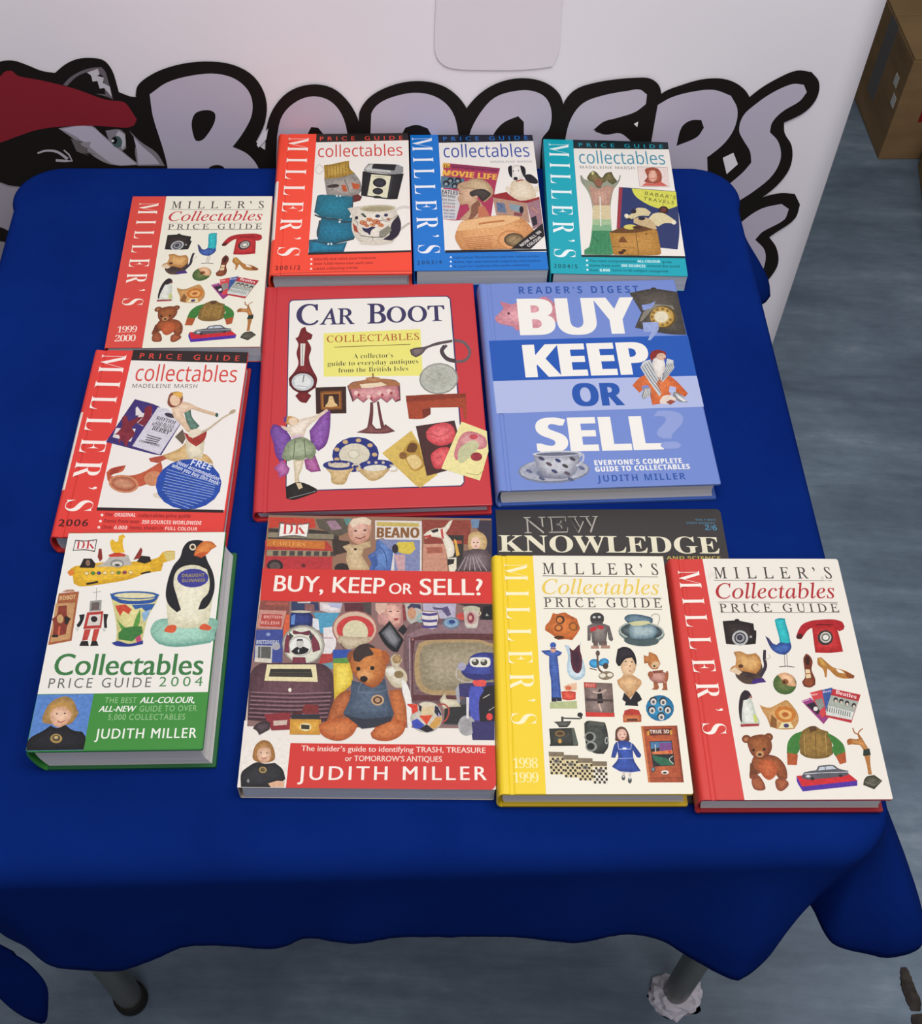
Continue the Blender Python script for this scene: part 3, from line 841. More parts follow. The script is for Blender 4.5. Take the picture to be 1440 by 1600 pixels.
    a.P('b4783c', '1052 1118 1072 1100 1106 1106 1140 1096 1160 1130 1186 1170 1160 1180 1130 1140 1080 1136 1058 1140', 0, 'c98d50'); a.E('a5622e', 1068, 1120, 16, 17)
    a.P('26332a', '1150 1166 1186 1160 1194 1196 1172 1212 1148 1200'); a.P('b4783c', '1156 1204 1190 1198 1192 1250 1202 1310 1180 1312 1172 1262')
    a.P('3c3a2c', '1172 1322 1216 1314 1264 1348 1216 1398 1150 1372 1156 1342', 0, '5a584a'); a.L('8a8878', 3, '1160 1352 1216 1376 1256 1346')

def millers_99_type(a, tcol, scol='d64038'):
    a.T('MILLER’S', 'u', '4a4540', 288, 194, 964, 194, 62, 1.9)
    a.L('55504a', 3, '283 205 962 207')
    a.T('Collectables', 'i', tcol, 297, 306, 986, 304, 84)
    a.L('55504a', 2.5, '305 326 995 328'); a.L('55504a', 3, '320 384 1008 385')
    a.T('PRICE GUIDE', 'u', '4a4540', 316, 381, 1006, 381, 46, 1.5)

REDM = cover_mat('red_cover_board', 'd23f3a'); DRED = cover_mat('dark_red_board', '9c1f2a')
YEL = cover_mat('yellow_cover_board', 'efce2a'); YEL2 = cover_mat('yellow_back_board', 'c9a81c')
# --- 1999-2000, right: red band (corner quad digitised in the photograph)
def q_(off, s, *p): return [(off[0] + x / s, off[1] + y / s) for x, y in p]
oL, sL = (1030, 850), 3.636
quadL = q_(oL, sL, (35, 85), (995, 88), (1328, 1457), (200, 1453))
r, fr_, t = book('hardback_book', (.1745, .5893), .0565, .1462, .2196, .0265, REDM, REDM, DRED, M_PAGE, True,
    'red-banded white hardback price guide at the front right corner of the table', group='collectables price guides', z0=.0021)
a = art_for(fr_, quadL, .1462, .2196, t); a.crop(*oL, sL)
CREAM = 'f1ebe1'
a.P(CREAM, '218 86 985 87 996 97 1327 1450 1322 1457 448 1456')
a.P('e9e2d8', '245 165 262 150 288 160 300 176 276 186 258 196 262 214 252 200')
millers_99_type(a, 'b52e35'); millers_99_items(a)
a.T('MILLER’S', 'st', 'fbf3ea', 74, 150, 210, 1075, 128, 1.75)
a.E('dcd4ca', 905, 192, 9, 12); a.E('dcd4ca', 930, 205, 12, 5)
a.build(fr_)

# --- 1999-2000, left, partly covered
oA, sA = (150, 280), 4.8
REDA = cover_mat('worn_red_cover', 'd5463c')
quadA = q_(oA, sA, (255, 112), (1334, 130), (1240, 1281), (66, 1262))
r, fr_, t = book('hardback_book', (-.3826, 1.0306), .0813, .1508, .2240, .0215, REDA, REDA, REDA, M_PAGE_GREY, False,
    'red-banded white price guide dated 1999 2000, back left behind the 2006 one', group='collectables price guides', rnd=.004)
a = art_for(fr_, quadA, .1508, .2240, t); a.crop(*oA, sA)
a.P('f2eedd', '516 116 1330 131 1240 1280 350 1270')
a.T('MILLER’S', 'st', 'fff4e6', 310, 162, 190, 945, 150, 1.75)
a.T('1999', 'st', 'ffe9dc', 158, 1150, 306, 1150, 46, .8); a.T('2000', 'st', 'ffe9dc', 142, 1216, 298, 1216, 46, .8)
H2 = homography([(220, 86), (990, 88), (1327, 1457), (448, 1456)], [(516, 116), (1325, 131), (1240, 1280), (350, 1270)])
S2 = np.array([[1 / sA, 0, oA[0]], [0, 1 / sA, oA[1]], [0, 0, 1]])
a.pre = S2 @ H2
millers_99_type(a, 'c9323c'); millers_99_items(a)
a.build(fr_)

# --- 1998-1999, yellow band
oK, sK = (760, 780), 3.2
quadK = q_(oK, sK, (40, 283), (890, 283), (1062, 1477), (58, 1475))
r, fr_, t = book('hardback_book', (.0222, .5841), .0547, .1465, .2177, .0255, YEL, YEL, YEL2, M_PAGE, True,
    'yellow-banded white hardback price guide dated 1998 1999, in the front row', group='collectables price guides', z0=.0021)
a = art_for(fr_, quadK, .1465, .2177, t); a.crop(*oK, sK)
a.P('f4efdf', '234 284 885 284 891 292 1062 1470 1056 1477 292 1477')
a.T('MILLER’S', 'u', '4a4540', 284, 373, 868, 374, 54, 1.9); a.L('55504a', 3, '282 382 866 384')
a.T('Collectables', 'i', 'efcf5a', 280, 470, 876, 470, 72)
a.L('55504a', 2.5, '285 486 886 488'); a.T('PRICE GUIDE', 'u', '4a4540', 290, 533, 888, 534, 44, 1.5); a.L('55504a', 3, '286 541 888 543')
a.T('MILLER’S', 'st', 'fff6cc', 88, 322, 116, 1118, 122, 1.75)
a.T('1998', 'st', 'fff3b0', 122, 1342, 252, 1342, 50, .8); a.T('1999', 'st', 'fff3b0', 122, 1416, 254, 1416, 50, .8)
a.crop(840, 940, 5.333)
a.P('c8682c', '128 84 160 92 232 80 262 98 330 130 358 210 335 250 290 308 240 300 170 306 130 270 60 225 65 190 100 150', 0, 'd87c3a')
a.E('3a2418', 190, 140, 38, 35); a.E('d8813c', 186, 142, 24, 24); a.E('7c3a18', 175, 208, 36, 30); a.E('d88a40', 175, 206, 22, 18); a.E('8a5020', 300, 195, 40, 36, 20); a.E('c8742e', 300, 195, 26, 24, 20); a.E('4a2a18', 180, 285, 44, 14)
a.P('6b6462', '420 190 450 176 560 172 608 190 640 300 626 318 600 300 590 235 580 318 545 320 545 350 520 350 510 320 460 330 452 240 446 310 420 312', 0, '8a807a'); a.E('3a3838', 502, 120, 58, 40); a.R('3a3838', 444, 112, 560, 150); a.E('c8c8c4', 478, 118, 13, 10); a.E('c8c8c4', 520, 116, 13, 10); a.P('50484a', '450 150 556 150 550 172 456 172')
a.E('c03038', 470, 215, 32, 18, -20); a.E('c03038', 530, 200, 30, 16, 10); a.R('6b5650', 470, 316, 510, 376); a.R('6b5650', 540, 316, 586, 376); a.R('b08a78', 450, 352, 520, 378); a.R('b08a78', 534, 350, 612, 376)
a.E('6c7c7c', 880, 245, 198, 90, 4); a.E('aab4ac', 880, 232, 196, 80, 4); a.E('3c4c50', 880, 232, 178, 68, 4, '6a7a7e'); a.E('4a5a5c', 880, 310, 150, 46, 2)
a.P('7c98a4', '780 195 800 170 960 180 1010 220 980 280 840 296 780 270', 1, 'a8bcc0'); a.P('4a6678', '735 120 770 96 850 94 960 118 975 150 960 166 880 180 790 176 745 148', 1, '6a8494'); a.P('d2cf9e', '770 162 830 150 940 150 960 166 880 184 800 184'); a.L('b8b4ac', 9, '960 110 990 90 1025 100 1032 140 1010 190', 1)
a.P('2f4fa0', '25 395 110 388 150 388 205 408 190 430 165 440 175 540 180 600 196 780 196 800 112 800 108 640 96 560 94 440 60 425', 0, '4a6cba'); a.E('3458ac', 128, 350, 26, 26); a.E('d8a088', 130, 388, 24, 22); a.R('2a3a80', 105, 372, 152, 380); a.R('1c2236', 112, 785, 156, 820); a.R('1c2236', 158, 785, 200, 815); a.L('28407c', 4, '98 515 178 515'); a.L('28407c', 4, '142 600 150 785')
a.P('b7c08c', '100 824 328 812 332 878 98 878'); a.P('cf4230', '196 735 250 728 320 738 318 800 260 808 205 800', 0, 'dd5a44'); a.P('e8c0a0', '215 690 260 672 328 660 330 720 230 735'); a.E('d86848', 258, 705, 26, 18)
a.P('b9d4e2', '225 348 262 352 300 420 320 520 350 400 366 310 350 370 366 430 402 540 398 600 360 632 300 632 262 600 245 540 255 440 240 380', 0, 'dae8ee'); a.P('5e2436', '268 370 300 390 350 345 360 400 375 460 370 540 340 582 300 560 280 500 275 420', 1, '3a1c30')
a.E('5a4a44', 508, 415, 18, 24); a.E('2c8ec8', 480, 500, 46, 38, 10, '48a8da'); a.E('2c8ec8', 560, 490, 44, 34, -10, '48a8da'); a.L('6a5848', 16, '505 430 515 540 560 580', 1); a.E('8a7a60', 580, 600, 66, 36, -6); a.E('e8e0d0', 550, 600, 28, 18); a.E('e8e0d0', 612, 594, 24, 16); a.E('4a3c34', 575, 520, 24, 26); a.L('6a5848', 9, '440 540 500 555')
a.P('d2a06e', '672 640 720 605 735 560 800 590 880 640 885 670 830 740 780 800 740 740 690 690', 0, 'e2b888'); a.P('e4bd94', '700 450 750 430 810 440 838 500 822 570 780 600 730 590 704 530', 1, 'edcaa4')
a.P('17151a', '670 420 678 380 720 362 780 372 822 420 840 490 836 520 818 480 800 450 745 462 700 520 684 522 664 490', 0, '2a2630'); a.P('18161e', '735 740 790 800 835 728 862 752 890 802 850 826 858 856 742 850 748 822 718 800'); a.L('b03a3a', 7, '770 560 792 562'); a.E('3a2a26', 748, 482, 9, 5); a.E('3a2a26', 800, 486, 9, 5); a.E('c08050', 784, 520, 7, 10)
a.P('b8703c', '900 430 940 440 945 402 975 412 1010 430 1030 470 1045 500 1020 545 975 545 945 520 935 495 905 500', 0, 'c8844c'); a.E('d8b48a', 1000, 510, 40, 26, -20); a.E('2a1c18', 992, 520, 9); a.E('b4766a', 1028, 610, 84, 54, 6, 'd09a8c'); a.E('a86040', 960, 590, 24, 26); a.E('a86040', 1098, 610, 16, 50, 6); a.P('a0603c', '985 655 1020 655 1035 700 1020 718 970 718 990 700'); a.P('a0603c', '1065 655 1100 660 1108 722 1056 722 1070 700'); a.P('8a4c34', '975 560 1070 552 1060 578 990 582')
a.P('7c6660', '388 655 632 664 652 945 406 945', 0, '94807a'); a.P('c03a34', '392 660 494 664 496 702 394 700'); a.P('cf3a30', '404 905 652 915 654 948 408 946'); a.T('POST', 's', 'e8b0a0', 404, 694, 486, 696, 26); a.P('241c20', '505 740 530 705 545 760 556 830 506 835'); a.L('cfb4a4', 12, '465 735 520 745 580 720', 1); a.L('cfb4a4', 14, '518 835 540 900'); a.P('4c3c3a', '400 790 640 800 642 820 402 812')
a.E('1a7cae', 1044, 873, 122, 110, 8, '2a8cba')
for x, y in ((985, 815), (1070, 820), (975, 890), (1110, 888), (1055, 945)): a.E('2a2a30', x, y - 4, 34, 34); a.E('d8d4d0', x + 2, y + 4, 26, 28); a.E('5a4c4c', x + 2, y + 6, 12, 14)
a.E('c8c8c8', 1048, 880, 22, 22); a.E('333', 1048, 884, 12)
a.P('b8382c', '740 892 795 880 862 890 880 930 770 936 730 930'); a.P('c4623a', '724 930 884 930 884 990 728 994', 0, 'd07848'); a.R('5a3428', 760, 962, 850, 982)
a.L('2c2c2c', 12, '198 958 360 962'); a.E('2c2c2c', 356, 930, 24, 20); a.L('2c2c2c', 14, '362 930 368 962'); a.L('3a3a38', 20, '204 945 204 990'); a.P('3a3a36', '130 988 282 982 268 1010 246 1034 176 1036 160 1012', 0, '5a5a54'); a.P('2b2d29', '90 1046 304 1040 340 1180 336 1192 92 1194 100 1170', 0, '3e403a'); a.P('5a6258', '282 1044 306 1042 342 1180 300 1190'); a.E('8a6a3a', 183, 1088, 42, 26); a.E('4a3c28', 183, 1088, 30, 16); a.E('c89a48', 182, 1152, 16, 20)
a.P('2e332f', '392 1000 420 980 570 994 590 1060 600 1200 560 1262 490 1258 410 1220 396 1100', 0, '474c46'); a.P('50544c', '440 984 568 996 564 1026 420 1020'); a.E('8f928a', 442, 1118, 50, 44); a.E('1c1f1d', 440, 1118, 34, 32); a.E('8f928a', 452, 1200, 50, 44); a.E('1c1f1d', 448, 1198, 34, 30); a.E('aaaca4', 584, 1148, 16, 32); a.E('2a2e2a', 586, 1148, 8, 20)
for k in range(4):
    x0, y0 = 84 + k * 125, 1242 + k * 27; w_, h_ = 132 - k * 1, 196 - k * 2
    a.P('e0cfa0', f'{x0} {y0} {x0 + w_} {y0 + 4} {x0 + w_ + 8} {y0 + h_} {x0 + 14} {y0 + h_}')
    a.P('8a7c64', f'{x0} {y0} {x0 + w_} {y0 + 4} {x0 + w_ + 1} {y0 + 44} {x0 + 3} {y0 + 42}')
    for r_ in range(6):
        for c_ in range(6):
            xx = x0 + 6 + r_ * 2 + c_ * (w_ - 6) / 6; yy = y0 + 52 + r_ * 24
            if (r_ + c_) % 2: a.P('2a221c', f'{xx} {yy} {xx + 20} {yy + 1} {xx + 21} {yy + 22} {xx + 1} {yy + 21}')
            elif k == 3: a.P('eeeae0', f'{xx} {yy} {xx + 20} {yy + 1} {xx + 21} {yy + 22} {xx + 1} {yy + 21}')
    for c_ in range(9): a.L('5a4c3c', 3, f'{x0 + 6 + c_ * 14} {y0 + 6} {x0 + 12 + c_ * 14} {y0 + 38}')
    a.E('8a8478', x0 + 66, y0 + 82, 26, 18); a.E('4a4038', x0 + 66, y0 + 82, 12, 10)
a.P('5e3a2c', '660 1120 664 1060 700 1030 745 1040 775 1090 782 1150 740 1160 665 1150', 1); a.E('e6b6a0', 718, 1098, 42, 50, 0, 'efc6b4'); a.E('3a2a2a', 702, 1098, 5); a.E('3a2a2a', 738, 1096, 5); a.E('b03a3a', 722, 1122, 8, 4)
a.P('27449a', '668 1160 720 1150 800 1166 850 1220 886 1270 876 1296 846 1290 812 1230 822 1310 884 1410 800 1420 700 1412 632 1370 684 1300 680 1240 660 1296 624 1292 648 1190', 0, '3556b0'); a.L('cfd4ea', 5, '680 1160 690 1222 796 1220 800 1166'); a.L('aab4dc', 4, '684 1302 824 1298'); a.E('f0f0f8', 740, 1216, 20, 9); a.L('aab4dc', 4, '634 1374 700 1412 800 1420 884 1410')
a.P('d8cac4', '722 1418 746 1418 748 1446 724 1446'); a.P('d8cac4', '776 1420 800 1420 800 1456 776 1456'); a.E('4a4c50', 732, 1466, 16, 24); a.E('4a4c50', 788, 1488, 17, 28); a.E('c8ccd0', 732, 1456, 9, 10); a.E('c8ccd0', 788, 1470, 9, 12)
a.P('b2512c', '880 1026 1194 1020 1260 1508 948 1508', 0, 'bc5c34'); a.P('d0804c', '880 1026 900 1024 968 1508 948 1508'); a.P('8a3a22', '1178 1020 1194 1020 1260 1508 1240 1508'); a.P('6a2c20', '930 1050 1148 1044 1156 1100 938 1108'); a.T('TRUE 3D', 'nb', 'f8ead8', 960, 1088, 1128, 1086, 30); a.P('d89a3a', '932 1070 954 1062 956 1104 936 1106'); a.P('d89a3a', '1130 1062 1152 1060 1154 1096 1134 1098')
a.P('20242c', '956 1156 1150 1148 1180 1362 990 1372'); a.P('4a7aa4', '964 1160 1144 1156 1150 1190 970 1220'); a.P('7a4a8a', '1040 1170 1146 1166 1152 1230 1046 1240'); a.P('d87844', '975 1245 1155 1228 1160 1262 985 1268'); a.P('2a6a4c', '980 1272 1110 1300 1170 1360 1060 1362 1000 1320'); a.L('dcd8d4', 7, '1006 1180 1010 1250'); a.E('cf3a34', 1130, 1244, 12); a.L('dcd8cc', 6, '1160 1280 1130 1310 1168 1350', 1)
a.E('5a4038', 992, 1396, 20, 24); a.E('6a8494', 990, 1394, 11, 14); a.E('e8dcd4', 1094, 1420, 34, 18); a.E('333', 1092, 1424, 18, 9); a.P('a8482a', '1150 1386 1190 1380 1196 1420 1156 1424'); a.L('8a3a20', 7, '952 1470 1250 1466')
a.build(fr_)

# --- 2001/2, red-orange
ORG = cover_mat('orange_red_jacket', 'f24a32'); WSP = cover_mat('white_spine_panel', 'efe8e0')
oB, sB = (400, 190), 5.538
quadB = q_(oB, sB, (166, 105), (1335, 128), (1352, 1368), (128, 1352))
r, fr_, t = book('hardback_book', (-.2376, 1.1440), .0896, .1450, .2290, .0265, ORG, ORG, ORG, M_PAGE_GREY, True,
    'orange-red and white price guide marked 2001/2, leftmost of three at the back edge', group='collectables price guides', white_spine=WSP)
a = art_for(fr_, quadB, .1450, .2290, t); a.crop(*oB, sB)
a.P('27211f', '500 116 1336 128 1338 194 498 194')
a.P('f6f0e9', '498 194 1338 196 1346 1190 452 1190'); a.P('2a2020', '452 1174 1346 1176 1347 1192 450 1194')
a.T('PRICE GUIDE', 'gb', 'ee4a38', 532, 180, 1284, 188, 36, 1.9)
a.T('collectables', 'n', 'd5443f', 518, 332, 1282, 336, 106)
a.T('MILLER’S', 'st', 'fff3ec', 246, 140, 182, 1196, 188, 1.6)
a.T('2001/2', 'gb', '4a1418', 168, 1314, 386, 1316, 34, 1.4)
for i, tx in enumerate(('Identify and value your treasures', 'Over 5,000 items new each year', 'Latest collecting trends')):
    y = 1242 + i * 40; a.E('ffe8e0', 480, y - 10, 9); a.T(tx, 'nb', 'a02a24', 504, y, (1042, 1020, 884)[i], y, 20)
a.L('8a3028', 3, '150 1348 700 1342 1345 1352')
a.P('b08a34', '572 408 640 400 760 376 800 372 806 440 850 486 740 520 580 532 578 460', 0, 'c8a34c')
for x in range(600, 800, 28): a.L('7c5a20', 4, f'{x} 405 {x + 8} 520')
a.P('9a948e', '578 532 740 518 850 486 900 560 918 640 880 690 760 700 602 672 590 600', 0, 'aea69e'); a.E('3a3030', 660, 598, 56, 16, -4); a.P('c05a34', '730 590 770 590 790 650 750 650'); a.P('c05a34', '820 570 900 590 890 630 840 630'); a.L('333', 5, '760 540 800 640'); a.L('333', 5, '830 520 860 560'); a.L('5a5048', 4, '650 560 650 640'); a.P('6a2a24', '830 690 880 676 920 700 900 736 840 748')
a.L('b8b0a8', 5, '572 440 530 400 500 450 530 486 575 448', 1)
a.P('8f9090', '935 450 975 402 1230 416 1288 440 1286 490 1250 512 1000 480 936 474'); a.P('c9cbc6', '945 446 990 414 1010 412 1004 452 1170 470 1180 490 960 466'); a.P('242426', '1022 404 1226 418 1208 472 1004 446')
a.P('1d1c1f', '922 470 1000 484 1176 506 1292 500 1276 560 1232 730 1140 728 908 690', 0, '2c2b2f'); a.P('e6e2c4', '1000 500 1176 520 1140 716 964 690'); a.E('1c1c20', 1074, 578, 60, 42, 4); a.E('33333c', 1074, 580, 44, 30, 4); a.E('1c1c20', 1058, 654, 47, 30, 4); a.E('33333c', 1058, 655, 32, 20, 4); a.E('2a2a2a', 1050, 706, 40, 12, 4); a.L('50504c', 3, '1030 520 1120 530'); a.L('4a4a50', 4, '1190 520 1150 720')
a.P('1e6f86', '522 680 560 672 836 698 830 760 838 800 800 900 700 890 640 880 560 868 500 830', 0, '1f7f98'); a.P('166a84', '560 880 700 900 830 880 862 1040 850 1066 760 1084 640 1108 540 1080 520 1000', 0, '1d7a9a'); a.P('1c6a88', '456 1068 540 1064 640 1106 790 1092 760 1176 456 1176', 0, '2080a2')
a.L('2c4650', 14, '500 850 580 880 700 896 740 918 830 920', 1); a.L('2c4650', 12, '460 1070 560 1090 640 1106 760 1086 850 1066', 1); a.L('34505a', 10, '524 686 500 830'); a.L('34505a', 10, '836 700 834 800'); a.L('34505a', 18, '548 900 530 1040'); a.E('d8e8e8', 694, 688, 8); a.E('d8e8e8', 724, 690, 8); a.E('d8e8e8', 722, 916, 10); a.E('d8e8e8', 626, 1106, 9); a.E('d8e8e8', 652, 1106, 9)
a.L('ddd6cc', 26, '1222 820 1280 800 1338 806', 1); a.L('c9c0b6', 20, '1240 1010 1290 970 1338 940', 1)
a.P('e4dccc', '790 800 850 790 900 784 1000 776 1120 776 1210 790 1222 830 1250 900 1262 960 1240 1040 1200 1090 1180 1110 1080 1126 960 1120 890 1090 840 1020 826 950 830 870', 0, 'ece4d6'); a.E('c0b898', 1056, 808, 156, 30); a.E('a89e7c', 1056, 812, 134, 20)
for x, y, r_, c_ in ((930, 930, 34, 'c8683c'), (985, 905, 30, 'd88650'), (1045, 925, 36, 'c4623a'), (1085, 955, 26, 'd07844'), (1010, 950, 26, 'e0a070'), (960, 955, 22, 'b85434')):
    a.E(c_, x, y, r_, r_ * .62, 10, 'e09a6c'); a.E('8a3c28', x + 2, y, r_ * .28, r_ * .2)
a.P('28244a', '918 970 960 980 1010 966 1040 974 1000 1000 990 1040 966 1020 930 1000'); a.E('222436', 870, 886, 15, 15); a.P('3a4a3c', '905 850 930 846 960 880 940 884'); a.E('33365a', 1056, 874, 22, 14); a.E('33365a', 1130, 868, 18, 14); a.L('4a5a44', 4, '850 900 880 930 870 980 900 1030', 1); a.L('4a4a50', 3, '1090 880 1120 920 1170 915', 1); a.E('b05a40', 1150, 905, 16, 10); a.E('d8c0a0', 1100, 1000, 14, 10)
a.P('2a2234', '1180 940 1240 870 1262 950 1240 1040 1180 1090 1100 1080 1160 1040'); a.P('8a8878', '1070 1010 1150 960 1180 1000 1120 1060 1070 1060'); a.P('a84a34', '836 930 870 960 890 1020 850 1000'); a.L('2a2a30', 5, '900 1040 1000 1056 1100 1060', 1); a.L('2a2a30', 4, '1010 1050 1012 1086'); a.L('6a5a50', 4, '1050 920 1180 900 1240 870'); a.E('dcd2c4', 1040, 1110, 150, 14)
a.build(fr_)

# --- 2003/4 blue
BLU = cover_mat('bright_blue_cover', '1173cc')
oC, sC = (630, 190), 6
quadC = q_(oC, sC, (60, 142), (1214, 112), (1366, 1384), (92, 1412))
r, fr_, t = book('paperback_book', (-.0915, 1.1609), .089, .1405, .2238, .021, BLU, BLU, BLU, M_PAGE_GREY, False,
    'blue-banded white price guide marked 2003/4, middle of three at the back edge', group='collectables price guides')
a = art_for(fr_, quadC, .1405, .2238, t); a.crop(*oC, sC)
a.P('1b1f2e', '322 136 1214 112 1226 174 330 212'); a.P('f5f0ea', '330 210 1225 174 1348 1218 384 1226'); a.P('161c2c', '386 1216 1346 1192 1350 1210 388 1240')
a.T('PRICE GUIDE', 'gb', '2072c8', 374, 190, 1176, 162, 36, 1.9)
a.T('collectables', 'n', '3f56ac', 378, 346, 1192, 322, 118)
a.T('MADELEINE MARSH', 'n', '8a8890', 820, 388, 1210, 378, 20, 1.1)
a.T('MILLER’S', 'st', 'f6f8ff', 76, 164, 134, 1250, 196, 1.6)
a.T('2003/4', 'gb', '0d3a6c', 124, 1352, 356, 1342, 34, 1.4)
for i, (tx, x1) in enumerate((('Full colour illustrations and the latest prices', 1276), ('Dates, tips and essential collecting information', 1290), ('A must for anybody who loves collecting', 1182))):
    y = 1286 + i * 42; a.E('e8f0ff', 440, y - 6, 9); a.T(tx, 'nb', '0c4a8e', 468, y + 6, x1, y - 18, 18)
a.P('b23a5c', '372 396 908 436 868 600 820 900 484 936 372 926', 0); a.P('94365a', '440 404 906 438 902 468 446 434'); a.P('e8b048', '372 396 438 404 432 446 362 440')
a.T('The', 's', '5a4020', 370, 442, 434, 446, 30); a.T('NEW STARS WITH HIT STORY', 'nb', '4a2040', 456, 446, 880, 476, 18)
a.T('MOVIE LIFE', 'nh', 'f0ba50', 360, 512, 876, 548, 52)
a.P('5a7a8c', '352 520 572 542 560 640 350 630'); 
for x, y in ((400, 590), (440, 560), (480, 610), (510, 560), (540, 600)): a.E('1c2028', x, y, 30, 28); a.E('8a9aa4', x - 2, y + 6, 16, 15)
a.P('d5d2d4', '350 640 515 656 530 780 490 930 376 924'); a.T('EATLES', 'nb', '222', 356, 686, 508, 694, 36); a.T('BACKING!', 'nb', '333', 360, 714, 486, 726, 22)
for i, c in enumerate(('444', '555', 'b03a4a', '446', '3a5a9a', '3a5a9a')): a.T(('On tour', 'Tell all now', 'SONGS OF', 'Page after', 'Don’t miss', 'THE PARTY')[i], 'nb', c, 362 + i * 3, 750 + i * 32, 480, 756 + i * 32, 18)
a.P('cfa684', '500 620 520 590 560 575 640 560 720 600 700 690 690 730 720 760 790 860 812 890 700 920 600 930 520 930 560 890 620 830 600 780 540 790 518 770 528 740 500 735 520 700 520 660', 0, 'dcb698')
a.P('c0a07a', '580 590 620 550 690 540 770 560 830 620 840 680 800 730 760 760 740 740 700 690 640 640 560 640 520 610', 1, 'd2b892'); a.P('3c3430', '620 670 690 640 760 640 820 680 790 720 740 750 690 700 640 710', 1, '4c4440'); a.P('8a5c48', '636 800 700 740 720 780 700 860 640 920 600 930 630 860'); a.L('5a4038', 5, '524 680 548 690'); a.P('b0484c', '506 738 522 742 522 760')
a.P('c87858', '700 800 760 800 812 890 700 905')
a.P('ead6b8', '1020 560 1100 540 1180 560 1240 640 1236 720 1120 734 1000 720 1000 640', 1, 'f0e2ca'); a.P('26242a', '1140 500 1200 490 1262 540 1258 576 1190 570 1150 540', 1); a.P('e9e4da', '1010 430 1050 404 1110 410 1140 450 1130 510 1090 552 1040 548 1010 500', 1, 'f4f0e8')
a.P('1e1c22', '984 430 1016 410 1022 450 1020 520 996 500', 1); a.P('1e1c22', '1100 410 1140 424 1152 470 1140 516 1116 480', 1); a.E('1c1a20', 1056, 532, 20, 16); a.E('222', 1034, 460, 6); a.E('222', 1082, 456, 6); a.L('b02a30', 10, '1060 556 1130 540'); a.E('e8dcc6', 980, 630, 22, 30); a.E('e8dcc6', 1256, 630, 24, 30)
a.P('9c2a30', '836 690 970 660 1000 690 1100 740 1280 700 1284 724 1160 762 836 714'); a.P('b8907c', '838 714 1160 764 1190 950 1060 890 870 880'); a.P('a47a84', '1160 764 1284 722 1312 960 1220 1010'); a.P('6a7a94', '870 760 950 770 970 860 880 850'); a.P('8aa0ac', '990 770 1110 790 1130 860 1010 830'); a.E('28242c', 1110, 826, 20, 34); a.L('3a4a90', 8, '880 770 930 800 900 820'); a.P('2c2832', '1200 900 1250 880 1262 960 1220 980'); a.P('8a4a50', '1040 850 1120 860 1110 890 1040 880'); a.L('d89a6a', 8, '1200 800 1270 850', 1)
a.P('de9c62', '480 1100 500 1020 540 950 640 920 760 902 880 884 1010 882 1100 900 1180 960 1226 1020 1180 1060 1040 1190 1000 1196 540 1214 520 1180', 0, 'e8ac74')
a.P('efbe88', '520 980 560 945 720 910 900 886 1020 884 1100 905 1030 940 880 990 700 1010 560 1030 500 1030', 1); a.L('c07a44', 16, '700 968 800 950 950 932'); a.E('d08a50', 1010, 1110, 128, 90); a.E('e8a870', 1010, 1112, 112, 78); a.E('5a4432', 1040, 1112, 98, 66); a.E('8a7450', 1040, 1114, 82, 54, 0, 'a88e68'); a.L('5a3a20', 4, '1000 1150 1080 1080')
for i in range(7): a.L('a8683a', 5, f'{556 + i * 8} {1108 + i * 16} {836 - i * 2} {1072 + i * 20}')
a.P('1f1a1c', '1010 1196 1312 950 1328 1070 1196 1194'); a.T('NOW ALL IN', 'nb', 'f6f2ee', 1112, 1176, 1300, 1036, 28); a.T('COLOUR', 'nb', 'f6f2ee', 1180, 1178, 1306, 1088, 28)
a.build(fr_)

# --- 2004/5 turquoise
TUR = cover_mat('turquoise_cover', '0fa6b8')
oD, sD = (840, 200), 5.538
quadD = q_(oD, sD, (36, 98), (1130, 130), (1290, 1280), (106, 1272))
r, fr_, t = book('paperback_book', (.0612, 1.1656), .0419, .1435, .221, .0212, TUR, TUR, TUR, M_PAGE_GREY, False,
    'turquoise-banded white price guide marked 2004/5, rightmost of three at the back edge', group='collectables price guides')
a = art_for(fr_, quadD, .1435, .221, t); a.crop(*oD, sD)
a.P('14242a', '302 104 1130 130 1138 194 306 184'); a.P('f5f0e9', '306 182 1138 192 1270 1124 378 1124'); a.P('14282c', '374 1110 1268 1110 1270 1128 378 1128')
a.T('PRICE GUIDE', 'gb', '1aa0b4', 354, 166, 1090, 184, 32, 1.9)
a.T('collectables', 'n', '4a97b0', 360, 314, 1110, 324, 108)
a.T('MADELEINE MARSH', 'n', '6a6468', 364, 358, 840, 366, 24, 1.15)
a.T('MILLER’S', 'st', 'f4feff', 84, 132, 136, 1132, 182, 1.6)
a.T('2004/5', 'gb', '0a4c58', 134, 1224, 342, 1228, 34, 1.4)
for i, tx in enumerate(('The most comprehensive ', 'Items from over ', 'Over ')):
    y = 1170 + i * 40; x = 448; w_ = (850, 712, 526)[i]; a.E('e8ffff', 424 + i * 2, y - 12, 9); a.T(tx, 'nb', '0a6672', x, y, w_, y, 20)
a.T('ALL-COLOUR', 'nb', 'e8ffff', 862, 1168, 1056, 1170, 22); a.T('guide', 'nb', '0a6672', 1074, 1170, 1156, 1172, 18)
a.T('350 SOURCES', 'nb', 'e8ffff', 722, 1208, 930, 1210, 22); a.T('around the world', 'nb', '0a6672', 944, 1206, 1222, 1208, 20)
a.T('6,000', 'nb', 'e8ffff', 536, 1250, 624, 1250, 22); a.T('items in 80 subject categories', 'nb', '0a6672', 640, 1248, 1126, 1250, 20)
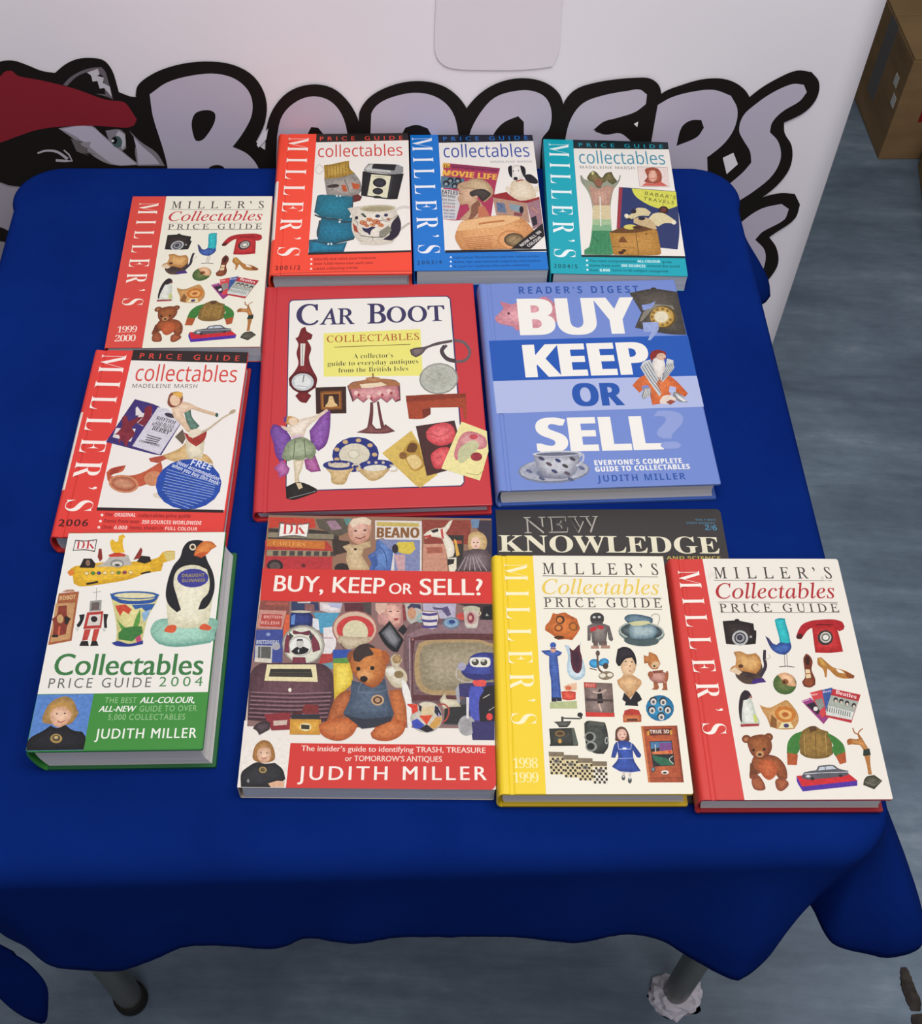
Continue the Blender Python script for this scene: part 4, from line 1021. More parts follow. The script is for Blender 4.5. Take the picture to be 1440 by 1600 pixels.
a.L('8a4a4a', 3, '866 344 1124 350 1140 518 884 514 866 344'); a.P('f0dcd6', '872 348 1122 354 1134 514 888 510'); a.P('a8523c', '930 370 980 350 1040 360 1074 410 1070 470 1040 490 960 484 925 470 950 430', 1, 'b86048'); a.E('e6aa94', 998, 424, 38, 52, 0, 'f0baa4'); a.P('d8685c', '900 510 940 482 1000 492 1070 474 1128 512'); a.L('c04c48', 5, '975 446 1022 444')
a.P('9aa08a', '366 420 378 418 400 450 440 462 480 480 520 500 560 476 600 470 650 490 690 470 718 418 712 460 690 500 660 540 640 620 630 700 640 900 640 1000 660 1090 640 1108 400 1108 400 1070 440 1050 458 980 470 880 474 720 450 600 420 540 372 470', 0)
a.P('c69a86', '440 500 520 540 600 510 660 520 636 600 626 680 480 680 460 600', 0, 'd2a892'); a.P('ddcda4', '480 680 626 680 632 780 640 860 474 860 472 760'); a.P('a9c69a', '474 800 634 800 640 900 466 900', 0); a.P('4c9a6c', '468 880 640 880 642 1000 660 1090 640 1106 400 1106 404 1066 446 1040 460 960', 0, '3c8c5e'); a.P('86b58c', '474 850 636 850 640 900 466 900')
for x in (490, 520, 550, 580, 606): a.L('b88c80', 5, f'{x - 8} 540 {x} 680'); a.L('3a7a54', 4, f'{x} 900 {x - 14 + (x - 540) * .4} 1090')
a.L('e8ece0', 10, '540 600 545 860'); a.L('2c6a48', 7, '478 940 500 980 524 990', 1)
a.P('5c5a34', '424 440 450 400 480 378 510 394 540 430 560 440 590 400 640 388 660 430 690 470 650 500 600 466 560 490 545 530 510 524 480 480 440 462', 0, '8a7c50'); a.L('8a8c84', 10, '370 420 384 470 404 500'); a.L('8a8c84', 10, '716 418 706 460 680 492'); a.E('e0dc98', 476, 400, 10, 16, 20); a.P('94644c', '484 470 520 440 560 470 550 520 510 516')
a.P('2c3a6c', '706 520 1196 556 1218 780 1222 900 1206 1054 1060 1042 1000 900 690 880', 0); a.P('a03a48', '704 520 736 524 712 884 682 880'); a.P('dcdc5a', '814 532 1196 560 1206 684 1120 710 1010 694 900 640 840 590'); a.T('BABAR’S', 'g', '4c4c2a', 928, 588, 1190, 626, 30, 1.3); a.T('TRAVELS', 'g', '4c4c2a', 916, 634, 1176, 668, 28, 1.3)
a.E('3a1c18', 1088, 718, 42, 34, 0, '6a3a30'); a.L('6a6a44', 4, '1082 650 1084 690')
a.P('dccda0', '754 768 800 760 860 700 930 704 980 740 960 770 880 770 800 800 760 790', 0); a.P('e2d4a8', '1000 750 1080 744 1140 774 1190 810 1180 836 1100 830 1040 860 960 820 960 790', 0); a.P('cfb488', '830 790 920 780 1000 820 1030 880 1000 900 880 850 830 830', 0); a.E('2a2430', 830, 730, 24, 20); a.E('2a2430', 900, 792, 30, 16); a.E('f0e8d0', 768, 768, 18, 16); a.E('f0e8d0', 1176, 824, 20, 18); a.E('28242c', 790, 800, 20, 10)
a.P('c08a3c', '620 910 850 912 1010 884 1034 900 1066 1090 1040 1104 860 1110 654 1108', 0, 'c8944a'); a.P('6a4420', '620 912 700 880 860 850 1000 884 850 914 640 918'); a.E('ddd06a', 800, 866, 56, 22); a.E('4a2c1c', 860, 870, 40, 14); a.L('6a4420', 5, '848 914 872 1108'); a.L('8a5c2a', 4, '640 1036 866 1050'); a.P('7c4a20', '694 1000 716 960 740 944 780 1000'); a.E('4a2414', 720, 1088, 24, 14); a.E('4a2414', 745, 1070, 18, 12); a.E('4a2c18', 938, 924, 7)
a.build(fr_)

# --- 2006
RED6 = cover_mat('red_jacket', 'dd3c34'); DARK = cover_mat('dark_red_case', '3a1a20'); RBD = cover_mat('crimson_board', 'b42a30')
oE, sE = (70, 530), 4.114
quadE = q_(oE, sE, (322, 55), (1325, 84), (1165, 1290), (40, 1275))
r, fr_, t = book('hardback_book', (-.3702, .8010), .0457, .1470, .2200, .0255, RED6, RED6, RBD, M_PAGE_GREY, True,
    'red-banded white price guide marked 2006 with a round blue sticker, on the left', group='collectables price guides', white_spine=WSP)
a = art_for(fr_, quadE, .1470, .2200, t); a.crop(*oE, sE)
a.P('2a1d1c', '570 60 1322 84 1314 156 556 128'); a.P('f3ede8', '556 128 1312 156 1176 1110 345 1090'); a.P('2a1a1c', '343 1086 1172 1104 1170 1122 340 1106')
a.T('PRICE GUIDE', 'gb', 'e2483c', 610, 116, 1264, 140, 34, 1.9)
a.T('collectables', 'n', 'd8443c', 580, 262, 1246, 278, 104)
a.T('MADELEINE MARSH', 'n', '504a4c', 564, 308, 990, 314, 26, 1.1)
a.T('MILLER’S', 'st', 'fff3ec', 364, 84, 124, 1110, 168, 1.6)
a.T('2006', 'gb', '3c1014', 84, 1208, 282, 1208, 44, 1.15)
for i in range(3): a.E('ffe8e0', 376 - i * 10, 1136 + i * 40, 9)
a.T('The', 'nb', '8a2020', 394, 1144, 444, 1144, 22); a.T('ORIGINAL', 'nb', 'ffe0d8', 456, 1146, 596, 1148, 24); a.T('collectables price guide', 'nb', '8a2020', 612, 1150, 956, 1154, 22)
a.T('Items from over', 'nb', '8a2020', 386, 1184, 622, 1190, 22); a.T('350 SOURCES WORLDWIDE', 'nb', 'ffe0d8', 636, 1192, 1026, 1200, 24)
a.T('Over', 'nb', '8a2020', 376, 1224, 444, 1226, 22); a.T('6,000', 'nb', 'ffe0d8', 456, 1228, 540, 1230, 24); a.T('items, shown in', 'nb', '8a2020', 556, 1228, 776, 1232, 22); a.T('FULL COLOUR', 'nb', 'ffe0d8', 790, 1234, 1000, 1238, 22)
a.P('3c2c74', '584 382 740 430 890 540 760 750 700 740 395 660', 0); a.P('d6d2de', '736 436 800 446 882 544 752 744 570 688'); a.P('e4dcdc', '590 440 600 430 640 480 590 490'); a.P('e4dcdc', '462 570 592 576 560 660 440 630'); a.P('e4dcdc', '610 470 700 480 640 560 600 540')
for q in ('650 440 690 420 700 470 650 560 600 540 640 500', '500 500 530 485 545 530 590 610 520 680 470 600 500 560', '530 540 600 500 640 500 560 570'): a.P('7c2434', q, 0)
for q in ('470 600 560 600 580 625 450 612', '490 620 505 625 488 668 478 664', '540 625 552 628 535 690 520 686'): a.P('8a2a3a', q)
a.T('RHYTHM', 's', '2a242c', 722, 514, 846, 550, 24); a.T('AND BLUES', 's', '2a242c', 716, 542, 836, 574, 20); a.T('WITH CHUCK', 's', '2a242c', 690, 556, 826, 600, 24); a.T('BERRY', 's', '2a242c', 694, 582, 808, 616, 26)
for i in range(4): a.L('55505c', 7, f'{668 - i * 6} {616 + i * 15} {760 - i * 10} {644 + i * 10}')
a.T('CHUCK BERRY', 's', '3a343c', 612, 660, 748, 694, 15); a.E('3a3444', 815, 490, 36, 14, 18)
a.P('d8b074', '770 748 850 720 900 690 940 640 980 720 1060 750 1100 800 1100 850 880 800 780 770', 0, 'e2c08a')
a.P('e2d6b8', '925 630 1000 640 1046 660 1030 770 940 770 920 700', 0, 'eee4cc'); a.P('a4342a', '906 600 960 620 1062 580 1044 650 990 694 940 660', 0); a.P('6a5c4c', '850 630 900 580 920 640 900 680', 0); a.P('4f7466', '900 430 950 440 960 500 1010 560 980 590 940 580 916 500', 0, '6a8c7c')
a.P('e6c4a4', '826 450 900 400 940 410 1000 440 1130 480 1120 500 1020 470 960 450 900 480 940 560 960 600 930 600 880 540 840 500', 0, 'f0d6ba'); a.P('8a4a34', '800 390 820 345 880 338 900 380 880 420 830 440 802 420', 1); a.E('ecc8a8', 848, 392, 34, 38, -20); a.P('e0ac50', '830 345 870 336 900 345 888 380 850 362'); a.L('c4b49c', (10, 16), '1244 462 1160 510 1070 580 960 636'); a.E('b8a488', 1224, 470, 24, 12, -30); a.E('e8dcc4', 980, 606, 46, 26, -20); a.E('2c5a50', 1122, 490, 10, 14)
a.P('c25a3c', '402 860 430 834 530 812 510 850 450 870 430 884 500 884 620 868 760 790 770 830 760 880 660 940 560 960 470 940 410 912', 0); a.E('cf8a64', 516, 934, 100, 58, 8); a.E('b8664a', 516, 934, 84, 46, 8, 'cc9070'); a.E('cf8a64', 710, 900, 60, 48, -10); a.P('b4503c', '680 768 770 750 800 770 740 800 690 790'); a.P('a83c2c', '420 880 470 862 520 818 480 820 430 840')
a.P('e4d6c4', '705 1000 760 980 800 1040 720 1024')
a.E('1f4aa8', 942, 938, 215, 164, -3); a.T('FREE', 'nb', 'dfe6f8', 950, 812, 1080, 848, 44); a.T('Hotel accommodation', 'nb', 'dfe6f8', 862, 806, 1134, 916, 26); a.T('when you buy this book!', 'nb', 'dfe6f8', 826, 824, 1136, 946, 26)
for i in range(12):
    y = 842 + i * 19; x0 = 800 - i * 4 if i < 7 else 770 + (i - 7) * 16; x1 = (1120 - i * 3) if i < 6 else 1090 - (i - 6) * 28
    a.L('8ea4da', 5, f'{x0} {y} {x1} {y + 88 - i * 4}')
a.build(fr_)
# --- large red hardback
CRIM = cover_mat('deep_red_jacket', 'c3343a', .33)
oF, sF = (380, 430), 3.512
quadF = q_(oF, sF, (128, 58), (1262, 36), (1376, 1254), (54, 1302))
r, fr_, t = book('hardback_book', (-.2205, .9085), .1019, .2120, .2850, .016, CRIM, CRIM, CRIM, M_PAGE_GREY, True,
    'large red hardback with a CAR BOOT title on white, in the table middle', inset=.004)
a = art_for(fr_, quadF, .2120, .2850, t); a.crop(*oF, sF)
a.P('3c3560', '262 128 1122 106 1140 124 1222 1130 1204 1154 232 1188 226 1170 248 146'); a.P('f2efe8', '268 134 1118 112 1134 126 1216 1128 1200 1148 238 1182 232 1168 254 148')
a.T('C', 'uf', '3a3560', 284, 264, 412, 266, 112); a.T('AR', 'uf', '3a3560', 418, 264, 612, 260, 86); a.T('B', 'uf', '3a3560', 682, 258, 786, 256, 108); a.T('OOT', 'uf', '3a3560', 790, 252, 1112, 242, 84)
a.P('efe97c', '440 312 974 288 988 544 440 550')
a.T('COLLECTABLES', 'u', 'b0532c', 458, 362, 968, 346, 36, 1.05); a.L('8a7a3c', 4, '498 388 920 372')
a.T('A collector’s', 'st', '3c3a30', 604, 450, 824, 444, 26); a.T('guide to everyday antiques', 'st', '3c3a30', 462, 492, 964, 476, 25); a.T('from the British Isles', 'st', '3c3a30', 522, 528, 908, 516, 25)
a.P('7a1c20', '300 330 318 286 340 276 346 300 380 320 372 345 350 350 372 395 360 440 366 480 384 520 404 560 396 610 352 640 372 655 344 696 312 690 282 656 300 640 250 600 246 560 280 520 300 480 290 420 300 370 284 340', 0, '8a2a2a')
a.P('e4e0d8', '312 368 340 368 330 490 312 490'); a.L('555', 3, '324 374 322 486'); a.E('5a1418', 324, 580, 76, 60); a.E('c8ced0', 324, 580, 62, 48); a.E('e2e6e4', 324, 580, 46, 36); a.L('2a2a2a', 4, '324 582 332 540'); a.L('445', 2, '290 600 350 606')
a.P('3a2018', '394 610 564 604 566 752 398 756'); a.P('7c4a20', '420 632 540 626 542 730 424 736'); a.P('a8682c', '428 640 532 634 534 722 430 728'); a.P('3c2214', '438 648 524 644 526 714 440 718'); a.P('e0bc84', '470 660 490 660 500 690 516 712 450 716 464 690', 1)
a.P('7c4a50', '570 602 600 580 700 566 760 560 840 570 862 590 866 680 838 690 820 668 790 694 756 668 720 696 690 668 660 694 626 668 600 690 586 650', 0, 'b4808a')
a.P('c87c84', '590 620 700 606 850 600 862 670 836 684 820 664 790 690 756 664 720 692 690 664 660 690 626 664 606 680', 0, 'dca0a0'); a.P('a87048', '576 596 640 572 800 562 862 584 860 600 700 606 584 622'); a.P('ecd8b8', '640 592 760 580 790 596 700 612 650 612'); a.E('b88458', 714, 562, 42, 12); a.L('8a6038', 8, '712 530 714 560')
for x, y in ((620, 640), (690, 660), (800, 630), (750, 640)): a.E('e8c4b8', x, y, 12, 12); a.E('a84048', x + 14, y + 10, 8, 8)
a.L('6a3638', (16, 26), '706 690 704 760 690 850', 1); a.L('6a3638', (12, 22), '740 686 756 780 770 840', 1); a.P('6e3a3c', '620 858 680 830 700 800 730 836 770 834 780 810 836 850 790 862 700 864', 0, '8a5450')
a.P('55474c', '916 402 940 392 1000 384 1060 362 1150 346 1150 360 1070 376 1010 396 985 424 950 444 924 430', 0, '7c6c6c'); a.L('6c5c60', 16, '1160 350 1214 362 1246 410 1228 454 1180 466 1120 450 1092 410 1120 376', 1); a.L('4c3f44', 22, '1110 380 1092 410 1120 450 1170 464', 1)
a.E('8f9088', 1076, 560, 108, 86, -4); a.E('c6c8bc', 1076, 560, 100, 79, -4, 'b0b2a6')
a.P('a6462a', '894 656 1000 648 1226 640 1232 780 1218 780 1206 716 1030 720 1032 756 990 780 912 782', 0); a.P('8c3820', '894 654 1226 640 1224 662 898 690'); a.P('7a3020', '984 730 1032 722 1032 756 990 780')
a.E('23307c', 616, 980, 130, 98, -4); a.E('d9d2bc', 610, 980, 86, 62, -2); a.E('bcb49c', 606, 978, 32, 26); a.E('e2dcc8', 606, 978, 27, 21)
for ang in range(0, 360, 40):
    a.E('cfae7c', 614 + 108 * math.cos(math.radians(ang)), 980 + 80 * math.sin(math.radians(ang)), 15, 11)
a.P('cfae74', '456 1050 600 1050 580 1090 558 1140 520 1148 484 1136 478 1090', 1, 'dcc090'); a.E('27327e', 524, 1040, 90, 28, 0); a.E('d4c8b0', 524, 1040, 60, 14)
a.P('cfae74', '640 1060 800 1050 780 1090 748 1116 710 1126 678 1112', 1, 'dcc090'); a.E('27327e', 730, 1038, 98, 30, -3); a.E('e2ded0', 726, 1054, 66, 17, -3); a.L('d0c4ac', 9, '806 1040 842 1044 842 1068 810 1072', 1); a.L('d0c4ac', 9, '596 1046 620 1030 640 1050 622 1076', 1)
for x in (472, 504, 540, 576, 690, 730, 770): a.E('c8b8a8', x, 1032 if x < 600 else 1024, 9, 8)
a.P('d8b85e', '764 972 926 846 1072 1088 978 1162 950 1150'); a.P('b8903c', '880 960 930 900 970 930 980 980 1000 1040 940 1070 900 1020', 1); a.P('6a4420', '900 960 920 915 958 925 946 965', 1); a.P('e4c888', '900 1000 950 980 985 1030 940 1060', 1); a.E('8a5c30', 880, 985, 22, 20)
a.P('4a2a28', '950 822 1164 790 1180 850 1150 1060 1012 1098'); a.P('e0525a', '1010 850 1060 812 1130 806 1168 850 1150 910 1080 930 1020 900', 1, 'ec7478'); a.P('d84850', '1040 970 1090 940 1140 950 1120 1040 1060 1056 1036 1010', 1, 'e8686c'); a.L('c03840', 4, '1030 860 1080 880 1140 850', 1); a.L('c03840', 4, '1050 1000 1100 990', 1)
a.P('efe4a0', '1202 796 1342 848 1352 960 1306 1122 1092 1056'); a.P('d8848c', '1180 910 1210 862 1260 850 1330 880 1342 930 1300 950 1250 930 1200 960 1180 1010 1162 980', 1, 'e0a0a0'); a.P('c8c89c', '1190 950 1260 900 1300 930 1230 1010 1190 1020', 1); a.E('a03440', 1286, 990, 32, 24); a.L('a89c60', 3, '1230 1080 1290 1090 1330 1060', 1); a.E('c84c58', 1270, 880, 24, 14)
# fairy figurine
a.P('6c3c94', '142 850 160 812 200 826 240 860 260 900 240 980 220 1010 200 1030 170 980 160 920', 0, '8458ac'); a.P('7a3f92', '360 850 400 800 430 760 460 730 478 740 472 860 450 930 410 962 370 930', 0, '9560b4')
a.P('a8589a', '160 1060 210 1010 250 1060 240 1090 190 1112 184 1080', 0, 'bc70ac'); a.P('984a88', '330 1010 390 980 424 1072 370 1080 340 1060', 0, 'b468a0')
a.P('ead6c0', '200 820 240 830 300 790 400 762 456 728 466 738 400 790 350 830 330 880 260 880 244 858 210 836', 0, 'f4e8da'); a.P('c89850', '220 780 250 768 290 780 300 800 260 820 222 800', 1); a.E('ecd0b4', 270, 798, 26, 22); a.P('6a3a80', '216 778 236 764 232 800 220 806'); a.P('d8b8cc', '330 880 330 900 290 910 256 884 300 870')
a.P('8c9a78', '236 920 280 890 330 886 388 930 396 970 372 1010 340 1000 310 1024 270 1010 240 1020 204 1000', 0, 'a8b494'); a.L('5c6a50', 5, '280 900 270 1006'); a.L('5c6a50', 5, '330 896 340 1000')
a.P('dcc8a4', '270 1014 330 1010 318 1060 300 1110 320 1160 300 1180 280 1150 276 1090', 0, 'eadcc4'); a.P('15120f', '228 1162 300 1134 400 1172 402 1190 270 1234 230 1226', 0, '221e1c'); a.L('8a8684', 4, '244 1226 320 1206 396 1184'); a.P('dcc8a4', '284 1140 312 1140 322 1166 300 1176')
a.build(fr_)

# --- blue hardback
PBL = cover_mat('cornflower_board', '7088cc'); DBL = cover_mat('mid_blue_board', '3c5ca6')
oG, sG = (730, 430), 3.512
quadG = q_(oG, sG, (72, 56), (1130, 16), (1392, 1138), (168, 1190))
r, fr_, t = book('hardback_book', (-.0025, .9195), .1041, .2020, .2654, .0255, PBL, PBL, DBL, M_PAGE, True,
    'large cornflower blue hardback with a heavy white title, right of the red one')
a = art_for(fr_, quadG, .2020, .2654, t); a.crop(*oG, sG)
a.P('1c58b8', '118 366 1204 320 1254 542 138 586'); a.P('b4bfe8', '138 586 1254 542 1294 712 156 764')
a.T('READER’S DIGEST', 'nb', '2a56a8', 284, 108, 936, 92, 38, 1.45)
a.P('d68e9c', '150 240 190 200 200 190 178 150 236 168 290 150 330 150 420 120 470 150 500 200 500 240 440 300 400 310 300 290 290 308 266 306 250 288 190 276 160 262', 0, 'e4a4ae'); a.P('c87c8c', '178 150 240 166 230 190 196 184'); a.E('4a2a2e', 226, 216, 7); a.L('b86c7c', 4, '152 244 176 252 190 244'); a.L('c48', 2, '430 124 460 116')
a.P('4c4640', '884 94 1010 70 1146 84 1196 318 1110 316 1000 300 914 282 950 200', 0, '5c554c'); a.E('3a342c', 1016, 70, 16, 8); a.P('8a8478', '940 250 960 200 1010 150 1120 160 1130 180 1010 180 960 240'); a.E('5c4c28', 1070, 222, 72, 62); a.E('c8a04c', 1062, 222, 66, 56, 0, 'dcc080'); a.E('e4dcc0', 1058, 222, 38, 30)
for k in range(10):
    an = math.radians(k * 32 + 20); a.E('8a6a34', 1060 + 52 * math.cos(an), 222 + 43 * math.sin(an), 8, 7)
a.T('BUY', 'nh', 'f7f4ee', 288, 332, 940, 312, 196, .92)
a.P('9cacde', '956 254 1040 250 1044 290 1000 350 984 350 1006 304 962 306'); a.P('8a9cd8', '950 160 1000 150 1028 136 1010 170 960 190')
a.T('KEEP', 'nh', 'f7f4ee', 316, 562, 1010, 534, 176, .93)
a.T('OR', 'nh', '2056b0', 578, 718, 860, 708, 124, .95)
a.T('SELL', 'nh', 'f7f4ee', 378, 974, 1074, 950, 186, .93)
a.T('?', 'nh', '93a4dc', 1048, 946, 1216, 940, 216)
# figure with striped collar
a.P('d96a34', '900 600 940 556 990 530 1010 500 1100 540 1150 580 1206 640 1190 660 1150 640 1110 640 1100 690 1010 706 990 640 960 620 940 640', 0, 'e47c44'); a.P('7a8ac8' , '950 604 985 596 1000 620 960 626'); a.P('b4bfe8', '1106 600 1140 608 1140 640 1100 636')
a.P('cfd2d4', '944 500 960 470 1000 456 1030 520 1050 560 1030 590 1060 640 1050 660 980 560', 0); a.P('cfd2d4', '1050 560 1080 500 1090 450 1124 458 1130 500 1100 540 1066 580')
for k in range(5): a.L('5c5c62', 4, f'{952 + k * 12} {494 - k * 8} {1000 + k * 8} {570 - k * 14} {1056} {640 - k * 20}', 1); a.L('5c5c62', 3, f'{1128 - k * 9} {470 + k * 2} {1110 - k * 8} {520 - k * 4} {1060 + 2 * k} {574 - k * 8}', 1)
a.P('e8e0d8', '1020 450 1060 440 1080 480 1070 530 1044 556 1020 520 1010 480', 1, 'f2ece6'); a.P('8a2a24', '996 440 1006 412 1040 402 1080 412 1088 430 1040 430 1020 450 1006 464', 0); a.E('dcb8a0', 1058, 440, 26, 20); a.P('b4403c', '1068 448 1084 446 1078 456')
a.P('8a8c8e', '950 660 966 610 1000 616 1004 650 960 676'); a.P('8a8c8e', '1130 630 1160 640 1206 690 1160 688 1120 660'); 
for k in range(4): a.L('e4e4e4', 4, f'{960 + k * 10} {668 - k * 2} {974 + k * 8} 616'); a.L('e4e4e4', 4, f'{1136 + k * 4} {640 + k * 8} {1196 - k * 4} {682 + k}')
a.P('e8d8cc', '1050 690 1066 660 1100 650 1140 670 1120 694 1070 700', 1); a.P('9a4a34', '1084 690 1110 676 1140 684 1110 704')
# cup and saucer
a.E('7c8498', 468, 1076, 198, 70, -3); a.E('b9bccb', 468, 1072, 190, 62, -3, '9aa0b4'); a.E('707890', 460, 1090, 90, 30)
a.P('9498a8', '352 984 620 976 610 1020 590 1080 550 1114 470 1120 410 1104 380 1070 362 1020', 0, 'c4c6d0'); a.E('c8ccd6', 486, 982, 136, 16, -2); a.E('6c7084', 486, 984, 118, 10, -2); a.L('c4c6d4', 10, '606 996 628 984 626 1020 590 1050', 1)
for x, y, c_ in ((400, 1010, '3c3c5c'), (440, 1040, '5c4c54'), (490, 1020, '34406c'), (530, 1050, '444'), (570, 1010, '4c4450'), (470, 1080, '3c4468'), (540, 1090, '5a5060'), (330, 1080, '5c6488'), (620, 1060, '5c6488'), (400, 1120, '585e7c'), (560, 1124, '585e7c')): a.E(c_, x, y, 18, 9, 25)
a.T('EVERYONE’S COMPLETE', 'nh', 'f2f2f4', 692, 1044, 1176, 1026, 28, 1.15); a.T('GUIDE TO COLLECTABLES', 'nh', 'f2f2f4', 696, 1080, 1220, 1058, 28, 1.15)
a.T('JUDITH MILLER', 'nb', '2a56a8', 708, 1136, 1196, 1116, 36, 1.25)
a.build(fr_)

# --- green hardback 2004
GRN = cover_mat('green_jacket', '3b8c3c'); GRN2 = cover_mat('dark_green_jacket', '1f5c30')
oH, sH = (10, 820), 3.789
quadH = q_(oH, sH, (366, 45), (1302, 34), (1156, 1322), (100, 1352))
r, fr_, t = book('hardback_book', (-.3415, .5795), .0712, .1325, .2022, .0355, GRN, GRN, GRN2, M_PAGE, True,
    'thick white and green price guide 2004 with a penguin on its cover, front left', skew=.006, inset=.003)
a = art_for(fr_, quadH, .1325, .2022, t); a.crop(*oH, sH)
a.P('f2efe8', '362 50 1300 38 1192 985 172 1010'); a.P('3f8f3c', '172 1010 1196 985 1158 1316 100 1348')
a.P('5a86cc', '172 1014 510 1004 446 1338 104 1348')
a.P('4a423c', '386 155 402 88 462 92 534 84 520 160 458 150'); a.P('f4f0ea', '392 150 406 94 462 98 528 90 516 153 458 144'); a.T('DK', 'st', 'c43c3c', 404, 144, 520, 140, 46)
a.P('e8b424', '352 282 390 250 440 240 560 222 700 218 800 212 900 190 930 158 1000 150 1000 200 930 222 918 270 820 288 740 318 600 346 430 366 392 350 386 305', 0, 'f0c23a'); a.P('e08030', '352 282 384 262 400 290 370 306'); a.P('d8c47a', '930 160 1000 152 996 200 950 212')
a.P('bcb8b0', '520 248 580 220 620 180 720 176 742 236 640 246'); a.E('8a8a86', 654, 228, 42, 24); a.E('d8d4cc', 654, 232, 32, 16); a.E('4a4a48', 654, 238, 16, 8)
a.P('c8402c', '600 178 650 160 704 172 700 186 610 190'); a.P('e8b82c', '610 100 624 82 646 100 660 96 664 64 690 54 704 68 690 84 690 130 700 162 640 166 622 150', 0)
a.P('8c2c24', '536 190 544 140 560 140 566 200 550 218'); a.P('8c2c24', '750 206 796 130 806 148 794 196'); a.P('241c1a', '426 254 452 200 500 200 524 230 516 256'); a.P('241c1a', '770 216 800 180 850 186 858 214 820 228'); a.E('8a6a5a', 478, 226, 14, 18)
a.P('2c2418', '466 346 536 332 540 344 470 358'); a.P('2c2418', '790 284 850 270 856 280 800 292')
for x, c_ in ((470, 'f0dc9c'), (508, '4a8a3c'), (544, '4a3c8c'), (580, 'f0dc9c'), (626, 'f0dc9c'), (662, '5a8a3c'), (698, '8a3c5c'), (734, 'f0dc9c')): a.E('a87818', x, 288 - (x - 470) * .03, 15, 12); a.E(c_, x, 288 - (x - 470) * .03, 12, 9)
a.P('a8603c', '302 408 424 396 378 690 236 718'); a.P('b8856a', '318 400 350 386 392 384 398 398'); a.P('c89868', '282 470 400 462 368 680 250 700'); a.T('ROBOT', 'nb', 'e8c890', 306, 450, 402, 440, 24); a.P('8a3a2c', '300 484 350 480 352 540 372 560 350 610 344 650 300 660 262 660 270 600 260 560 288 540'); a.E('c8a06c', 310, 560, 20, 26); a.P('2c2420', '336 540 372 556 352 596 336 590'); a.P('2c2420', '262 656 300 654 296 670 258 670'); a.L('d86a4c', 10, '306 606 300 656')
a.L('8a8a88', 3, '530 372 526 450'); a.L('8a8a88', 3, '506 402 556 396'); a.P('9c9a96', '490 452 560 446 556 510 484 516'); a.P('6a5c58', '500 462 546 458 542 504 496 508'); a.P('b83c34', '472 520 570 512 556 614 448 620'); a.P('dcd4cc', '486 536 556 530 548 596 470 600'); a.E('2a2422', 514, 560, 20, 18)
a.P('1e1c20', '424 536 458 530 452 560 432 600 416 614 408 596 428 566'); a.P('1e1c20', '570 528 600 530 590 570 592 610 574 616 572 570'); a.P('c0463c', '456 622 494 620 474 684 440 690'); a.P('c0463c', '512 620 548 616 526 690 498 690'); a.P('1c1a1c', '424 720 436 692 476 690 482 720'); a.P('1c1a1c', '490 720 500 690 530 690 540 718'); a.E('d8d8d4', 412, 620, 10, 14); a.E('d8d8d4', 574, 622, 10, 12)
a.P('dcd48c', '612 410 700 394 860 396 908 412 880 470 840 540 812 640 800 700 720 722 640 712 650 640 640 540 626 470', 0, 'e6de9c'); a.P('27509c', '610 404 620 440 680 466 830 466 880 450 906 410 860 440 680 444'); a.E('2f5ea4', 758, 416, 148, 24, 0); a.E('e4dcb0', 758, 418, 124, 16)
a.P('cc4a34', '640 480 700 470 740 500 720 530 690 510 670 540 654 510'); a.P('2f5ea4', '740 474 880 466 860 500 820 510 800 490 760 500'); a.P('8cb4d8', '800 520 850 500 838 540 812 580'); a.P('5a9a44', '650 560 690 600 740 640 760 560 790 500 790 560 770 620 740 670 690 650'); a.P('3c7c3c', '660 640 700 610 800 600 806 640 740 690 660 680'); a.P('b84a6c', '760 670 790 650 800 690 770 700'); a.P('27368c', '618 700 660 690 720 706 808 684 806 706 720 722 640 716', 0)
a.P('8fc4b0', '858 600 900 560 1000 552 1240 552 1236 640 1210 690 1000 720 900 700 856 650', 1, 'a8d8c4'); a.P('6fa898', '858 640 900 690 1000 706 1210 680 1210 694 1000 722 900 704')
a.P('e9e4c4', '985 260 1060 230 1150 226 1200 240 1220 320 1222 420 1206 540 1190 600 1060 610 960 600 950 520 950 440 970 340', 0, 'f0ecd4')
a.P('191a20', '1050 130 1080 96 1130 86 1170 92 1190 110 1180 150 1190 200 1226 280 1236 360 1216 440 1180 490 1136 500 1160 440 1196 400 1206 330 1190 260 1130 236 1060 240 1010 270 990 340 1010 420 1034 500 1010 516 960 470 944 420 956 330 990 240 1030 190', 0, )
a.P('d87434', '1112 176 1130 130 1170 92 1220 96 1250 124 1220 140 1196 166 1160 190', 0, 'e08a44'); a.P('c4562c', '1112 178 1150 160 1200 156 1160 192'); a.E('e8e0cc', 1106, 128, 20, 20); a.E('8a6a3c', 1106, 128, 13); a.E('1a1a1a', 1106, 128, 8)
a.E('3c3c94', 1106, 312, 94, 56, -2); a.T('DRAUGHT', 'nb', 'a89850', 1040, 308, 1174, 304, 20); a.T('GUINNESS', 'nb', 'a89850', 1040, 336, 1178, 332, 18)
a.P('d85c34', '936 630 950 600 990 590 1008 604 990 636', 1); a.P('d85c34', '1142 606 1170 582 1214 600 1204 620 1160 618', 1)
a.T('Collectables', 'gb', '3c7c44', 262, 896, 1160, 884, 126)
a.T('PRICE GUIDE', 'g', '6a6a66', 234, 974, 850, 960, 58, 1.3); a.T('2004', 'g', '4c8a50', 898, 956, 1158, 950, 56, 1.4)
